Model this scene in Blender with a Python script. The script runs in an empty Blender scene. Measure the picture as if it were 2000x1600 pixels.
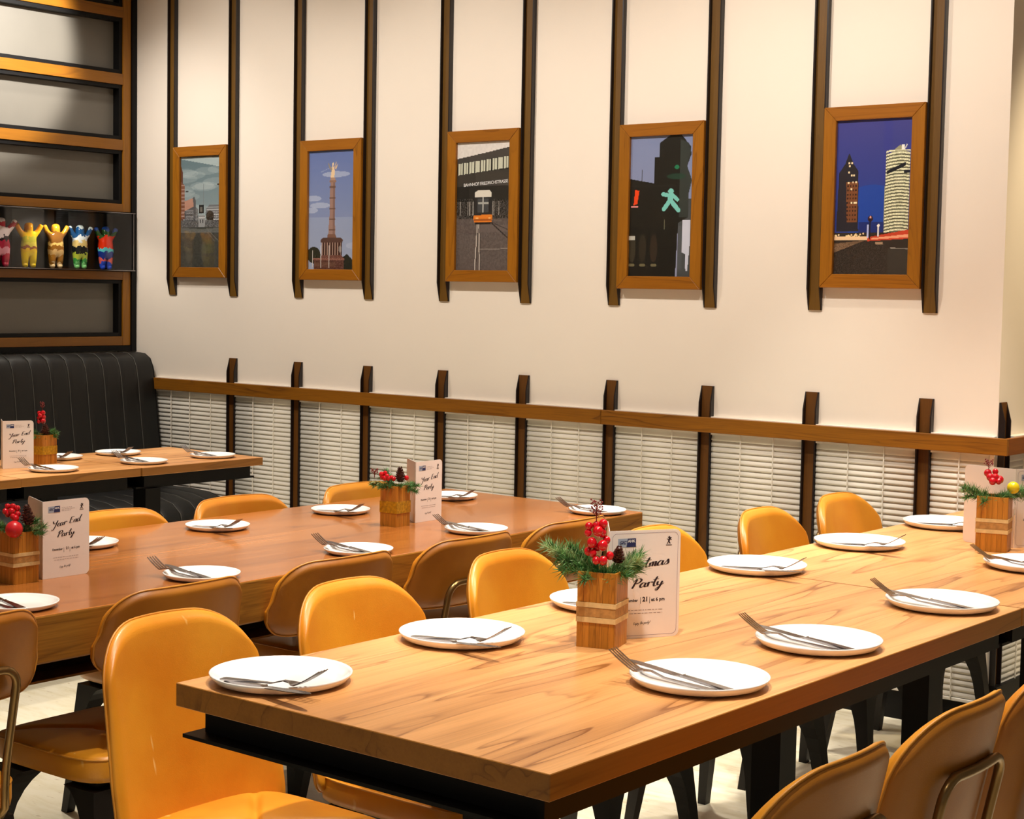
import bpy, bmesh, math, random
import numpy as np
from mathutils import Vector, Matrix
random.seed(7); np.random.seed(7)
R = math.radians
S = bpy.context.scene
COL = S.collection
# ------------------------------------------------------------------ camera, world, exposure, main lights
cam_d = bpy.data.cameras.new('camera'); cam = bpy.data.objects.new('camera', cam_d); COL.objects.link(cam)
cam_d.sensor_fit = 'HORIZONTAL'; cam_d.sensor_width = 36.0; cam_d.lens = 3255.65*36/2000
cam_d.clip_start = 0.05
PITCH, ROLL, YAW = .0708, .0185, .6751
def _rz(a): return Matrix.Rotation(a, 4, 'Z')
cam.matrix_world = Matrix.Translation((6.037, -5.178, 1.42)) @ _rz(YAW) @ Matrix.Rotation(math.pi/2-PITCH, 4, 'X') @ _rz(ROLL)
S.camera = cam
w = bpy.data.worlds.new('room_glow'); S.world = w; w.use_nodes = True
w.node_tree.nodes['Background'].inputs[0].default_value = (1.0, .93, .84, 1)
w.node_tree.nodes['Background'].inputs[1].default_value = .17
S.view_settings.view_transform = 'Standard'; S.view_settings.look = 'None'
S.view_settings.gamma = 1; S.view_settings.use_curve_mapping = False
S.view_settings.exposure = 0.13
S.cycles.max_bounces = 7; S.cycles.diffuse_bounces = 3; S.cycles.glossy_bounces = 3
S.cycles.transparent_max_bounces = 8; S.cycles.sample_clamp_indirect = 4
def spot(name, loc, tgt, power, size=70, blend=.5, radius=.04, col=(1, .92, .80)):
    l = bpy.data.lights.new(name, 'SPOT'); l.energy = power; l.spot_size = R(size); l.spot_blend = blend
    l.shadow_soft_size = radius; l.color = col
    o = bpy.data.objects.new(name, l); COL.objects.link(o); o.location = loc
    d = Vector(tgt)-Vector(loc); o.rotation_euler = d.to_track_quat('-Z', 'Y').to_euler()
    return o
CEIL = 3.0
LAMPS = []
def down(x, y, tx, ty, power, size=75, blend=.6, col=(1, .92, .80), tz=0.0):
    spot('ceiling_spot', (x, y, CEIL-.06), (tx, ty, tz), power, size, blend, .045, col); LAMPS.append((x, y))
down(4.55, -3.10, 4.35, -3.05, 175, 68)
down(4.55, -1.90, 4.35, -1.95, 165, 68)
down(4.50, -.75, 4.3, -.85, 150, 68)
down(3.20, -2.75, 2.95, -2.75, 140, 64)
down(3.20, -1.60, 2.90, -1.55, 140, 66)
down(1.75, -2.05, 1.75, -2.05, 120, 56)
down(3.45, -.75, 3.40, -.80, 130, 60)
down(3.48, -1.75, 3.46, -1.80, 75, 56)  # extra spot added to lift the floor between the chair rows
down(3.48, -2.75, 3.46, -2.80, 55, 50)  # likewise added to lift the floor further along
down(-.12, -1.0, -.20, 0, 42, 90, 1.0, (1, .95, .88), 1.25)  # extra wash added to brighten the wall beside the booth
down(1.30, -1.45, 1.05, -1.40, 130)
down(.55, -.75, -.50, -.80, 260, 50, .35, (1, .96, .9), 2.55)
down(.80, -1.9, .6, -2.1, 70)
for x in (.35, 1.55, 2.75, 3.75):
    down(x, -1.25, x, 0, 60, 108, 1.0, (1, .93, .84), 1.40)
down(5.1, -4.2, 4.3, -3.6, 30)
down(5.0, .9, 3.9, .7, 150, 60, .6, (1, .8, .5), 1.7)

# ------------------------------------------------------------------ helpers
def lin(r, g, b, a=1):
    f = lambda c: (c/255/12.92) if c/255 <= .04045 else ((c/255+.055)/1.055)**2.4
    return (f(r), f(g), f(b), a)
def tagp(o, label=None, cat=None, group=None, kind=None):
    if label: o['label'] = label
    if cat: o['category'] = cat
    if group: o['group'] = group
    if kind: o['kind'] = kind
    return o
def empty(name, loc, rz=0, label=None, cat=None, group=None):
    o = bpy.data.objects.new(name, None); COL.objects.link(o); o.empty_display_size = .05
    o.location = loc; o.rotation_euler = (0, 0, rz)
    return tagp(o, label, cat, group)
def mesh(name, verts, faces, mat=None, smooth=False):
    me = bpy.data.meshes.new(name); me.from_pydata([tuple(v) for v in verts], [], faces); me.update()
    if mat: me.materials.append(mat)
    if smooth:
        me.polygons.foreach_set('use_smooth', [True]*len(me.polygons))
    return me
def link(name, me, parent=None, loc=None, rot=None):
    o = bpy.data.objects.new(name, me); COL.objects.link(o)
    if parent: o.parent = parent
    if loc: o.location = loc
    if rot: o.rotation_euler = rot
    return o
class MB:
    def __init__(s): s.v = []; s.f = []
    def add(s, vs, fs):
        n = len(s.v); s.v += [tuple(v) for v in vs]; s.f += [tuple(i+n for i in f) for f in fs]; return s
    def box(s, x0, x1, y0, y1, z0, z1):
        vs = [(x, y, z) for z in (z0, z1) for y in (y0, y1) for x in (x0, x1)]
        return s.add(vs, [(0, 2, 3, 1), (4, 5, 7, 6), (0, 1, 5, 4), (2, 6, 7, 3), (0, 4, 6, 2), (1, 3, 7, 5)])
    def prism(s, poly, z0, z1, M=None):      # polygon in xy extruded z
        n = len(poly); vs = [(p[0], p[1], z) for z in (z0, z1) for p in poly]
        if M: vs = [tuple(M @ Vector(v)) for v in vs]
        return s.add(vs, [tuple(range(n))[::-1], tuple(range(n, 2*n))]+[(i, (i+1) % n, (i+1) % n+n, i+n) for i in range(n)])
    def tube(s, pts, r, n=8, closed=False, caps=True):
        P = [Vector(p) for p in pts]; m = len(P); rr = r if isinstance(r, (list, tuple)) else [r]*m
        base = len(s.v); up = None
        for i, p in enumerate(P):
            a = P[(i-1) % m] if (closed or i > 0) else p; b = P[(i+1) % m] if (closed or i < m-1) else p
            t = (b-a).normalized()
            if up is None: up = t.orthogonal().normalized()
            up = (up-t*up.dot(t)).normalized(); sd = t.cross(up)
            for k in range(n):
                an = 2*math.pi*k/n; s.v.append(tuple(p+(up*math.cos(an)+sd*math.sin(an))*rr[i]))
        for i in range(m if closed else m-1):
            j = (i+1) % m
            for k in range(n):
                s.f.append((base+i*n+k, base+i*n+(k+1) % n, base+j*n+(k+1) % n, base+j*n+k))
        if caps and not closed:
            s.f.append(tuple(base+k for k in range(n))[::-1]); s.f.append(tuple(base+(m-1)*n+k for k in range(n)))
        return s
    def grid(s, fn, nu, nv, closeu=False):
        b = len(s.v)
        for j in range(nv+1):
            for i in range(nu if closeu else nu+1): s.v.append(tuple(fn(i/nu, j/nv)))
        w_ = nu if closeu else nu+1
        for j in range(nv):
            for i in range(nu):
                s.f.append((b+j*w_+i, b+j*w_+(i+1) % w_, b+(j+1)*w_+(i+1) % w_, b+(j+1)*w_+i))
        return s
    def ball(s, c, r, n=10, m=7, sz=1):
        def f(u, v):
            a = u*2*math.pi; t = math.pi*v
            return (c[0]+r*math.sin(t)*math.cos(a), c[1]+r*math.sin(t)*math.sin(a), c[2]-sz*r*math.cos(t))
        return s.grid(f, n, m, True)
    def mesh(s, name, mat=None, smooth=False): return mesh(name, s.v, s.f, mat, smooth)
    def obj(s, name, mat=None, parent=None, smooth=False, loc=None): return link(name, s.mesh(name, mat, smooth), parent, loc)
def bev(o, wd, seg=2):
    m = o.modifiers.new('bevel', 'BEVEL'); m.width = wd; m.segments = seg; m.limit_method = 'ANGLE'; return o
def box(name, mat, dims, parent=None, b=0, loc=None):
    o = MB().box(*dims).obj(name, mat, parent, loc=loc)
    if b: bev(o, b)
    return o
def copy_tree(o, parent=None):
    c = o.copy(); COL.objects.link(c); c.parent = parent
    for ch in list(o.children): copy_tree(ch, c)
    return c

# ------------------------------------------------------------------ materials
def new_mat(name):
    m = bpy.data.materials.new(name); m.use_nodes = True; nt = m.node_tree
    return m, nt, nt.nodes['Principled BSDF']
def nd(nt, typ, **kw):
    n = nt.nodes.new(typ)
    for k, v in kw.items():
        if k.startswith('i_'):
            key = k[2:]; key = int(key) if key.isdigit() else key.replace('_', ' ')
            n.inputs[key].default_value = v
        else: setattr(n, k, v)
    return n
def ramp(nt, stops, interp='LINEAR'):
    n = nt.nodes.new('ShaderNodeValToRGB'); n.color_ramp.interpolation = interp
    e = n.color_ramp.elements
    e[0].position, e[0].color = stops[0]; e[1].position, e[1].color = stops[1]
    for p, c in stops[2:]:
        x = e.new(p); x.color = c
    return n
def coords(nt, scale=(1, 1, 1), out='Object'):
    tc = nd(nt, 'ShaderNodeTexCoord'); mp = nd(nt, 'ShaderNodeMapping'); mp.inputs['Scale'].default_value = scale
    nt.links.new(tc.outputs[out], mp.inputs[0]); return mp.outputs[0]
def plain(name, col, rough=.5, metal=0, spec=.5, bump=0, bscale=200, var=0, vscale=8, coat=0):
    m, nt, p = new_mat(name); L = nt.links.new
    p.inputs['Base Color'].default_value = col; p.inputs['Roughness'].default_value = rough
    p.inputs['Metallic'].default_value = metal; p.inputs['Specular IOR Level'].default_value = spec
    p.inputs['Coat Weight'].default_value = coat; p.inputs['Coat Roughness'].default_value = .12
    co = coords(nt)
    n = nd(nt, 'ShaderNodeTexNoise', i_Scale=vscale, i_Detail=4.0); L(co, n.inputs['Vector'])
    v = max(var, .02)
    rp = ramp(nt, [(.3, tuple(c*(1-v) for c in col[:3])+(1,)), (.7, tuple(min(1, c*(1+v)) for c in col[:3])+(1,))])
    L(n.outputs[0], rp.inputs[0]); L(rp.outputs[0], p.inputs['Base Color'])
    if bump:
        b = nd(nt, 'ShaderNodeTexNoise', i_Scale=bscale, i_Detail=3.0); L(co, b.inputs['Vector'])
        bm = nd(nt, 'ShaderNodeBump', i_Strength=bump, i_Distance=.002); L(b.outputs[0], bm.inputs['Height']); L(bm.outputs[0], p.inputs['Normal'])
    return m
def wood(name, base, dark, axis='Y', sc=1.0, rough=.4, lines=9, streak=.55, fine=.25, coat=0, light=None, spec=.4, mlo=.15, band=0):
    """grain runs along axis: contour lines of a stretched noise field plus fine pores"""
    m, nt, p = new_mat(name); L = nt.links.new
    st = {'X': (.085, 1, 1), 'Y': (1, .085, 1), 'Z': (1, 1, .085)}[axis]
    co = coords(nt, tuple(s*sc for s in st))
    info = nd(nt, 'ShaderNodeObjectInfo'); ad = nd(nt, 'ShaderNodeVectorMath', operation='ADD')
    cmb = nd(nt, 'ShaderNodeMath', operation='MULTIPLY', i_1=13.7); L(info.outputs['Random'], cmb.inputs[0])
    L(co, ad.inputs[0]); L(cmb.outputs[0], ad.inputs[1])
    n = nd(nt, 'ShaderNodeTexNoise', i_Scale=2.6, i_Detail=2.5, i_Roughness=.45, i_Distortion=.7); L(ad.outputs[0], n.inputs['Vector'])
    mu = nd(nt, 'ShaderNodeMath', operation='MULTIPLY', i_1=float(lines)); L(n.outputs[0], mu.inputs[0])
    fr = nd(nt, 'ShaderNodeMath', operation='FRACT'); L(mu.outputs[0], fr.inputs[0])
    rl = ramp(nt, [(0, (1, 1, 1, 1)), (.08, (.45, .45, .45, 1)), (.28, (.15, .15, .15, 1)), (.60, (0, 0, 0, 1)), (.95, (.10, .10, .10, 1)), (1, (1, 1, 1, 1))]); L(fr.outputs[0], rl.inputs[0])
    msk = nd(nt, 'ShaderNodeTexNoise', i_Scale=4.5, i_Detail=2.0); L(ad.outputs[0], msk.inputs['Vector'])
    mr = ramp(nt, [(.38, (mlo, mlo, mlo, 1)), (.62, (1, 1, 1, 1))]); L(msk.outputs[0], mr.inputs[0])
    mm = nd(nt, 'ShaderNodeMath', operation='MULTIPLY'); L(rl.outputs[0], mm.inputs[0]); L(mr.outputs[0], mm.inputs[1])
    m2 = nd(nt, 'ShaderNodeMath', operation='MULTIPLY', i_1=streak); L(mm.outputs[0], m2.inputs[0])
    fst = {'X': (2.5, 90, 90), 'Y': (90, 2.5, 90), 'Z': (90, 90, 2.5)}[axis]
    cf = coords(nt, tuple(s*sc for s in fst))
    nf = nd(nt, 'ShaderNodeTexNoise', i_Scale=1.0, i_Detail=3.0); L(cf, nf.inputs['Vector'])
    rf = ramp(nt, [(.35, (0, 0, 0, 1)), (.7, (1, 1, 1, 1))]); L(nf.outputs[0], rf.inputs[0])
    mf = nd(nt, 'ShaderNodeMath', operation='MULTIPLY', i_1=fine); L(rf.outputs[0], mf.inputs[0])
    tot = nd(nt, 'ShaderNodeMath', operation='ADD', use_clamp=True); L(m2.outputs[0], tot.inputs[0]); L(mf.outputs[0], tot.inputs[1])
    if band:
        bs = {'X': (.5, 16, 16), 'Y': (16, .5, 16), 'Z': (16, 16, .5)}[axis]; cb = coords(nt, bs)
        db = nd(nt, 'ShaderNodeVectorMath', operation='ADD'); L(cb, db.inputs[0]); L(cmb.outputs[0], db.inputs[1])
        nb = nd(nt, 'ShaderNodeTexNoise', i_Scale=1.0, i_Detail=4.0, i_Roughness=.6, i_Distortion=.35); L(db.outputs[0], nb.inputs['Vector'])
        rr_ = ramp(nt, [(.46, (0, 0, 0, 1)), (.66, (1, 1, 1, 1))]); L(nb.outputs[0], rr_.inputs[0])
        mb_ = nd(nt, 'ShaderNodeMath', operation='MULTIPLY_ADD', i_1=band, use_clamp=True); L(rr_.outputs[0], mb_.inputs[0]); L(tot.outputs[0], mb_.inputs[2]); tot = mb_
    big = nd(nt, 'ShaderNodeTexNoise', i_Scale=1.7, i_Detail=1.0); L(ad.outputs[0], big.inputs['Vector'])
    lt = light or tuple(min(1, c*1.18) for c in base[:3])+(1,)
    rb = ramp(nt, [(.35, base), (.65, lt)]); L(big.outputs[0], rb.inputs[0])
    mx = nd(nt, 'ShaderNodeMix', data_type='RGBA'); L(tot.outputs[0], mx.inputs[0]); L(rb.outputs[0], mx.inputs[6]); mx.inputs[7].default_value = dark
    L(mx.outputs[2], p.inputs['Base Color'])
    p.inputs['Roughness'].default_value = rough; p.inputs['Specular IOR Level'].default_value = spec
    p.inputs['Coat Weight'].default_value = coat; p.inputs['Coat Roughness'].default_value = .09
    bm = nd(nt, 'ShaderNodeBump', i_Strength=.12, i_Distance=.001); L(nf.outputs[0], bm.inputs['Height']); L(bm.outputs[0], p.inputs['Normal'])
    return m
def leather(name, col, dark, rough=.38, scratch=True):
    m, nt, p = new_mat(name); L = nt.links.new
    co = coords(nt); info = nd(nt, 'ShaderNodeObjectInfo')
    ad = nd(nt, 'ShaderNodeVectorMath', operation='ADD'); L(co, ad.inputs[0]); L(info.outputs['Location'], ad.inputs[1])
    n = nd(nt, 'ShaderNodeTexNoise', i_Scale=5.0, i_Detail=4.0); L(ad.outputs[0], n.inputs['Vector'])
    rp = ramp(nt, [(.32, dark), (.6, col)]); L(n.outputs[0], rp.inputs[0]); src = rp.outputs[0]
    if scratch:
        mp = nd(nt, 'ShaderNodeMapping'); mp.inputs['Scale'].default_value = (14, 40, 7); L(ad.outputs[0], mp.inputs[0])
        s = nd(nt, 'ShaderNodeTexNoise', i_Scale=1.0, i_Detail=2.0, i_Distortion=.6); L(mp.outputs[0], s.inputs['Vector'])
        sr = ramp(nt, [(.71, (0, 0, 0, 1)), (.76, (.6, .6, .6, 1))]); L(s.outputs[0], sr.inputs[0])
        mx = nd(nt, 'ShaderNodeMix', data_type='RGBA'); L(sr.outputs[0], mx.inputs[0]); L(src, mx.inputs[6])
        mx.inputs[7].default_value = lin(243, 205, 130); src = mx.outputs[2]
    L(src, p.inputs['Base Color']); p.inputs['Roughness'].default_value = rough
    b = nd(nt, 'ShaderNodeTexVoronoi', i_Scale=420.0); L(co, b.inputs['Vector'])
    bm = nd(nt, 'ShaderNodeBump', i_Strength=.10, i_Distance=.001); L(b.outputs[0], bm.inputs['Height']); L(bm.outputs[0], p.inputs['Normal'])
    return m
M_wall = plain('wall_paint', lin(240, 229, 215), .65, bump=.05, bscale=60, var=.015, vscale=1.5)
M_ceil = plain('ceiling_paint', lin(225, 218, 205), .8)
M_rail = wood('oak_rail', lin(140, 88, 20), lin(84, 44, 8), 'X', 4.2, .38, 11, .75, .3)
M_railY = wood('oak_rail_side', lin(130, 72, 18), lin(80, 38, 8), 'Y', 4.2, .38, 11, .75, .3)
M_strip = wood('oak_strip', lin(104, 72, 16), lin(72, 44, 10), 'Z', 4, .5, 7, .35, .3)
M_stripd = wood('oak_strip_dark', lin(96, 58, 14), lin(62, 34, 8), 'Z', 4, .5, 7, .4, .3)
M_frH = wood('frame_oak_across', lin(150, 92, 18), lin(100, 54, 8), 'X', 5, .35, 9, .5, .25)
M_frV = wood('frame_oak_upright', lin(152, 96, 18), lin(100, 56, 8), 'Z', 5, .35, 9, .5, .25)
M_black = plain('black_steel', lin(9, 8, 8), .5, spec=.2, var=.1)
M_blackg = plain('black_paint_satin', lin(26, 18, 18), .34, spec=.5, var=.1)
M_top = wood('light_laminate', lin(218, 154, 92), lin(138, 84, 40), 'Y', 3.0, .33, 8, .80, .16, light=lin(232, 172, 110), mlo=.42, band=.30)
M_topE = wood('light_laminate_edge_shaded', lin(158, 104, 42), lin(100, 60, 22), 'Y', 2.6, .4, 8, .6, .16)  # same laminate as the top; edge shade is put into the darker colour
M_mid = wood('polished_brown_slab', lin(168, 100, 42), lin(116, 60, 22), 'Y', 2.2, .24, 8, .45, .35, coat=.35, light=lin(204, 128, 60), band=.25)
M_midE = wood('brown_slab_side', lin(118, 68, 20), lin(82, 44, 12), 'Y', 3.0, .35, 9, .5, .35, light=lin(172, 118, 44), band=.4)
M_floor = None
def floor_mat():
    m, nt, p = new_mat('cream_stone_floor'); L = nt.links.new
    co = coords(nt, (1.2, 5, 1)); n = nd(nt, 'ShaderNodeTexNoise', i_Scale=3.5, i_Detail=6.0, i_Roughness=.65, i_Distortion=.4); L(co, n.inputs['Vector'])
    rp = ramp(nt, [(.3, lin(214, 200, 164)), (.42, lin(238, 228, 198)), (.55, lin(248, 240, 216))]); L(n.outputs[0], rp.inputs[0])
    sp = nd(nt, 'ShaderNodeTexNoise', i_Scale=14.0, i_Detail=2.0); L(co, sp.inputs['Vector'])
    sr = ramp(nt, [(.66, (0, 0, 0, 1)), (.72, (.5, .5, .5, 1))]); L(sp.outputs[0], sr.inputs[0])
    mx = nd(nt, 'ShaderNodeMix', data_type='RGBA'); L(sr.outputs[0], mx.inputs[0]); L(rp.outputs[0], mx.inputs[6]); mx.inputs[7].default_value = lin(176, 150, 110)
    L(mx.outputs[2], p.inputs['Base Color']); p.inputs['Roughness'].default_value = .32
    return m
M_floor = floor_mat()
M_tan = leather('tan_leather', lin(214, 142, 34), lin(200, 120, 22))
M_tanb = leather('tan_leather_rear_shaded', lin(172, 108, 28), lin(148, 86, 16), .42, False)  # same leather as the front, with rear shade put into the colour
M_pipe = leather('tan_piping', lin(204, 136, 42), lin(180, 112, 30), .45, False)
M_blk = leather('black_leather', lin(8, 8, 7), lin(4, 4, 4), .5, False)
M_cer = plain('white_glazed_ceramic', lin(246, 243, 240), .12, spec=.6)
M_steel = plain('polished_steel', lin(158, 154, 156), .2, metal=1, var=.05)
M_brass = plain('aged_bronze_tube', lin(140, 112, 70), .3, metal=.85, var=.1)
M_blind = plain('cream_blind_slat', lin(238, 232, 220), .4, var=.02)
M_cord = plain('cream_cord', lin(235, 228, 214), .7)
M_leg = plain('dark_stained_leg', lin(17, 11, 8), .45, var=.25, spec=.3, vscale=14)
M_card = plain('white_card_stock', lin(252, 242, 236), .5)
M_ink = plain('dark_ink', lin(44, 26, 34), .6)
M_inkg = plain('grey_ink', lin(150, 130, 128), .6)
M_navy = plain('navy_print', lin(30, 42, 96), .5)
M_sky = plain('pale_blue_print', lin(170, 182, 204), .5)
M_white = plain('white_print', lin(245, 245, 245), .5)
M_pinkline = plain('mauve_line_print', lin(150, 128, 150), .5)
M_bam = wood('planter_bamboo', lin(176, 116, 32), lin(104, 58, 12), 'Z', 9, .35, 5, .5, .3, light=lin(214, 142, 50))
M_jute = plain('pale_raffia_band', lin(226, 196, 138), .6, var=.12, vscale=60, bump=.3, bscale=300)
M_jute2 = plain('tan_woven_band', lin(186, 138, 76), .6, var=.25, vscale=90, bump=.3, bscale=300)
M_gold = plain('gold_glitter_ribbon', lin(196, 152, 30), .35, metal=.4, var=.3, vscale=120, bump=.5, bscale=500)
M_nee = plain('pine_needle_green', lin(92, 138, 80), .45, var=.55, vscale=70)
M_nee2 = plain('pine_needle_pale', lin(168, 190, 136), .5, var=.3, vscale=70)
M_berry = plain('red_berry', lin(196, 10, 26), .12, spec=.7, var=.15, vscale=50)
M_ball = plain('satin_red_ball', lin(206, 30, 40), .35, var=.05)
M_cone = plain('pine_cone_brown', lin(76, 34, 24), .5, var=.4, vscale=60)
M_twig = plain('red_brown_twig', lin(120, 26, 20), .5, var=.3, vscale=60)
M_panel = plain('grey_fabric_panel', lin(100, 95, 86), .5, var=.04, vscale=5, bump=.1, bscale=400)
M_niche = plain('dark_niche_back', lin(30, 28, 26), .35, var=.2, vscale=6)
M_stitch = plain('grey_stitching', lin(96, 94, 88), .7)
M_soil = plain('dark_moss_fill', lin(30, 34, 18), .8, var=.4, vscale=80)
def glass_mat(name, strength=1.0, tint=(1, 1, 1, 1), rough=.02):
    m = bpy.data.materials.new(name); m.use_nodes = True; nt = m.node_tree; nt.nodes.clear(); L = nt.links.new
    o = nd(nt, 'ShaderNodeOutputMaterial'); t = nd(nt, 'ShaderNodeBsdfTransparent'); t.inputs[0].default_value = tint
    g = nd(nt, 'ShaderNodeBsdfGlossy'); g.inputs['Roughness'].default_value = rough
    f = nd(nt, 'ShaderNodeLayerWeight', i_Blend=.5); pw = nd(nt, 'ShaderNodeMath', operation='POWER', i_1=3.5); L(f.outputs['Facing'], pw.inputs[0]); ml = nd(nt, 'ShaderNodeMath', operation='MULTIPLY_ADD', i_1=.30*strength, i_2=.022, use_clamp=True); L(pw.outputs[0], ml.inputs[0])
    mx = nd(nt, 'ShaderNodeMixShader'); L(ml.outputs[0], mx.inputs[0]); L(t.outputs[0], mx.inputs[1]); L(g.outputs[0], mx.inputs[2]); L(mx.outputs[0], o.inputs[0])
    return m
M_glass = glass_mat('clear_pane')
def attr_mat(name, rough=.35):
    m, nt, p = new_mat(name); a = nd(nt, 'ShaderNodeAttribute', attribute_name='paint'); nt.links.new(a.outputs['Color'], p.inputs['Base Color'])
    p.inputs['Roughness'].default_value = rough; return m
M_print = attr_mat('photo_print')

# ------------------------------------------------------------------ the room
def struct(o): o['kind'] = 'structure'; return o
struct(box('floor', M_floor, (-.6, 11, -9, 3.2, -.05, 0)))
ceil_o = struct(box('ceiling', M_ceil, (-.6, 11, -9, 3.2, CEIL, CEIL+.05)))
struct(box('wall_back', M_wall, (-.6, 3.905, 0, .12, 0, CEIL)))
struct(box('wall_left', M_ceil, (-.72, -.6, -9, .12, 0, CEIL)))
struct(box('wall_return', M_wall, (3.785, 3.905, .12, 3.2, 0, CEIL)))
struct(box('wall_far', M_wall, (3.905, 11, 3.2, 3.3, 0, CEIL)))
struct(box('baseboard_back', M_black, (-.5, 3.915, -.012, 0, 0, .096)))
struct(box('baseboard_return', M_black, (3.905, 3.935, .0, 3.2, 0, .16)))
SP = .42626; X0 = -.2054; PW = .053
xs = [X0+i*SP for i in range(10)]
# chair rail (a trim of the wall, two boards end to end and one round the corner)
tr = empty('trim_1', (0, 0, 0)); tr['kind'] = 'structure'
box('rail_board', M_rail, (-.46, 2.352, -.036, -.0205, .922, .977), tr, .002)
box('rail_board', M_rail, (2.3535, 3.953, -.036, -.0205, .922, .977), tr, .002)
capx = [-.46]+[v for x in xs[1:] for v in (x-.0005, x+PW+.0005)]+[3.903]
for k in range(0, len(capx), 2): box('rail_cap', M_wall, (capx[k], capx[k+1], -.0204, -.0002, .968, .980), tr)
tr = empty('trim_2', (0, 0, 0)); tr['kind'] = 'structure'
box('rail_board', M_railY, (3.938, 3.953, -.0195, 3.2, .922, .977), tr, .002)
box('rail_cap', M_wall, (3.9052, 3.9375, .060, .449, .968, .980), tr); box('rail_cap', M_wall, (3.9052, 3.9375, .504, 3.2, .968, .980), tr)
# battens: two thin black side plates with chamfered ends, an oak strip set back between them
def batten(z0, z1, ch_low, ch_high, mat, D=.0205, wz=.006):
    def plate(y0, y1):
        z0b = z0+(.075 if ch_low else 0); z1b = z1-(.06 if ch_high else 0); e = .004
        pts = [(0, z0), (-e if ch_low else -D, z0), (-D, z0b), (-D, z1b), (-e if ch_high else -D, z1), (0, z1)]
        vs = [(x, p[0], p[1]) for x in (y0, y1) for p in pts]; n = len(pts)
        return MB().add(vs, [tuple(range(n)), tuple(range(n, 2*n))[::-1]]+[((i+1) % n, i, i+n, (i+1) % n+n) for i in range(n)])
    return (plate(0, .005).mesh('batten_plate', M_blackg), plate(PW-.005, PW).mesh('batten_plate', M_blackg),
            MB().box(.005, PW-.005, -wz, 0, z0, z1).mesh('oak_strip', mat))
up_m = batten(1.374, CEIL, True, False, M_strip); lo_m = batten(.0965, 1.090, False, True, M_stripd)
PICN = ['street photo', 'column photo', 'tram photo', 'traffic light photo', 'night towers photo']
for i, x in enumerate(xs):
    side = 'left' if i % 2 == 0 else 'right'
    o = empty('wall_batten', (x, 0, 0), 0, 'tall oak and black wall batten on the %s side of the %s' % (side, PICN[i//2]), 'batten', 'tall battens holding the framed photos')
    for m in up_m: link(m.name, m, o)
ORD = ['first', 'second', 'third', 'fourth', 'fifth', 'sixth', 'seventh', 'eighth', 'ninth', 'tenth']
for i in range(1, 10):
    o = empty('wall_post', (xs[i], 0, 0), 0, 'low oak and black wall post behind the rail, %s from the black booth' % ORD[i-1], 'post', 'low posts between the blinds')
    for m in lo_m: link(m.name, m, o)
o = empty('wall_post', (3.905, .006, 0), R(90), 'black corner post of the rail, on the side wall past the corner', 'post', 'low posts between the blinds')
for m in lo_m: link(m.name, m, o)
o = empty('wall_post', (3.905, .45, 0), R(90), 'second low post on the side wall past the corner', 'post', 'low posts between the blinds')
for m in lo_m: link(m.name, m, o)
# blinds
NS = 40
def blind(x0, x1, fr, label, rz=0, org=(0, 0, 0)):
    wd = x1-x0
    root = empty('window_blind', (org[0]+x0*math.cos(rz), org[1]+x0*math.sin(rz), 0), rz, label, 'blind', 'cream blinds under the rail')
    prof = []
    for k in range(5):
        t = k/4; s = (t-.5)*.0245; cur = .0024*(1-(2*t-1)**2)
        a = R(76); prof.append((-.0105+s*math.cos(a)*.9-cur*math.sin(a), s*math.sin(a)+cur*math.cos(a)*-.2))
    vs = []
    for X in (0, wd):
        for (yy, zz) in prof: vs.append((X, yy, zz))
        for (yy, zz) in prof[::-1]: vs.append((X, yy+.0009, zz+.0002))
    n = 10
    me = mesh('slat', vs, [(i, (i+1) % n, (i+1) % n+n, i+n) for i in range(n)]+[tuple(range(n))[::-1], tuple(range(n, 2*n))], M_blind, True)
    zb = .112; pitch = (.915-zb)/NS
    for k in range(NS): link('slat', me, root, (0, 0, zb+pitch*(k+.5)))
    box('bottom_rail', M_blind, (0, wd, -.019, -.003, .097, .108), root, .002)
    box('head_rail', M_blind, (0, wd, -.0195, -.002, .914, .9675), root)
    for f in fr:
        mb = MB()
        pts = [(wd*f, -.0200-(.0012 if j % 2 else 0), .10+j*(.82)/80) for j in range(81)]
        mb.tube(pts, .0022, 5); mb.obj('ladder_cord', M_cord, root)
blind(-.45, xs[1]-.0015, (.12, .42, .62, .84), 'cream slatted blind beside the black booth')
for i in range(1, 9):
    blind(xs[i]+PW+.0015, xs[i+1]-.0015, (.34, .70), 'cream slatted blind between the %s and %s low posts from the booth' % (ORD[i-1], ORD[i]))
blind(xs[9]+PW+.0015, 3.887, (.5,), 'short cream slatted blind before the wall corner')
blind(.062, .446, (.3, .7), 'cream slatted blind round the corner on the side wall', R(90), (3.905, 0, 0))
blind(.508, .9, (.3, .7), 'second cream slatted blind on the side wall, mostly outside the photo', R(90), (3.905, 0, 0))
struct(box('trim_3', M_wall, (3.889, 3.9045, -.0195, -.0005, .0965, .921)))

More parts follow.
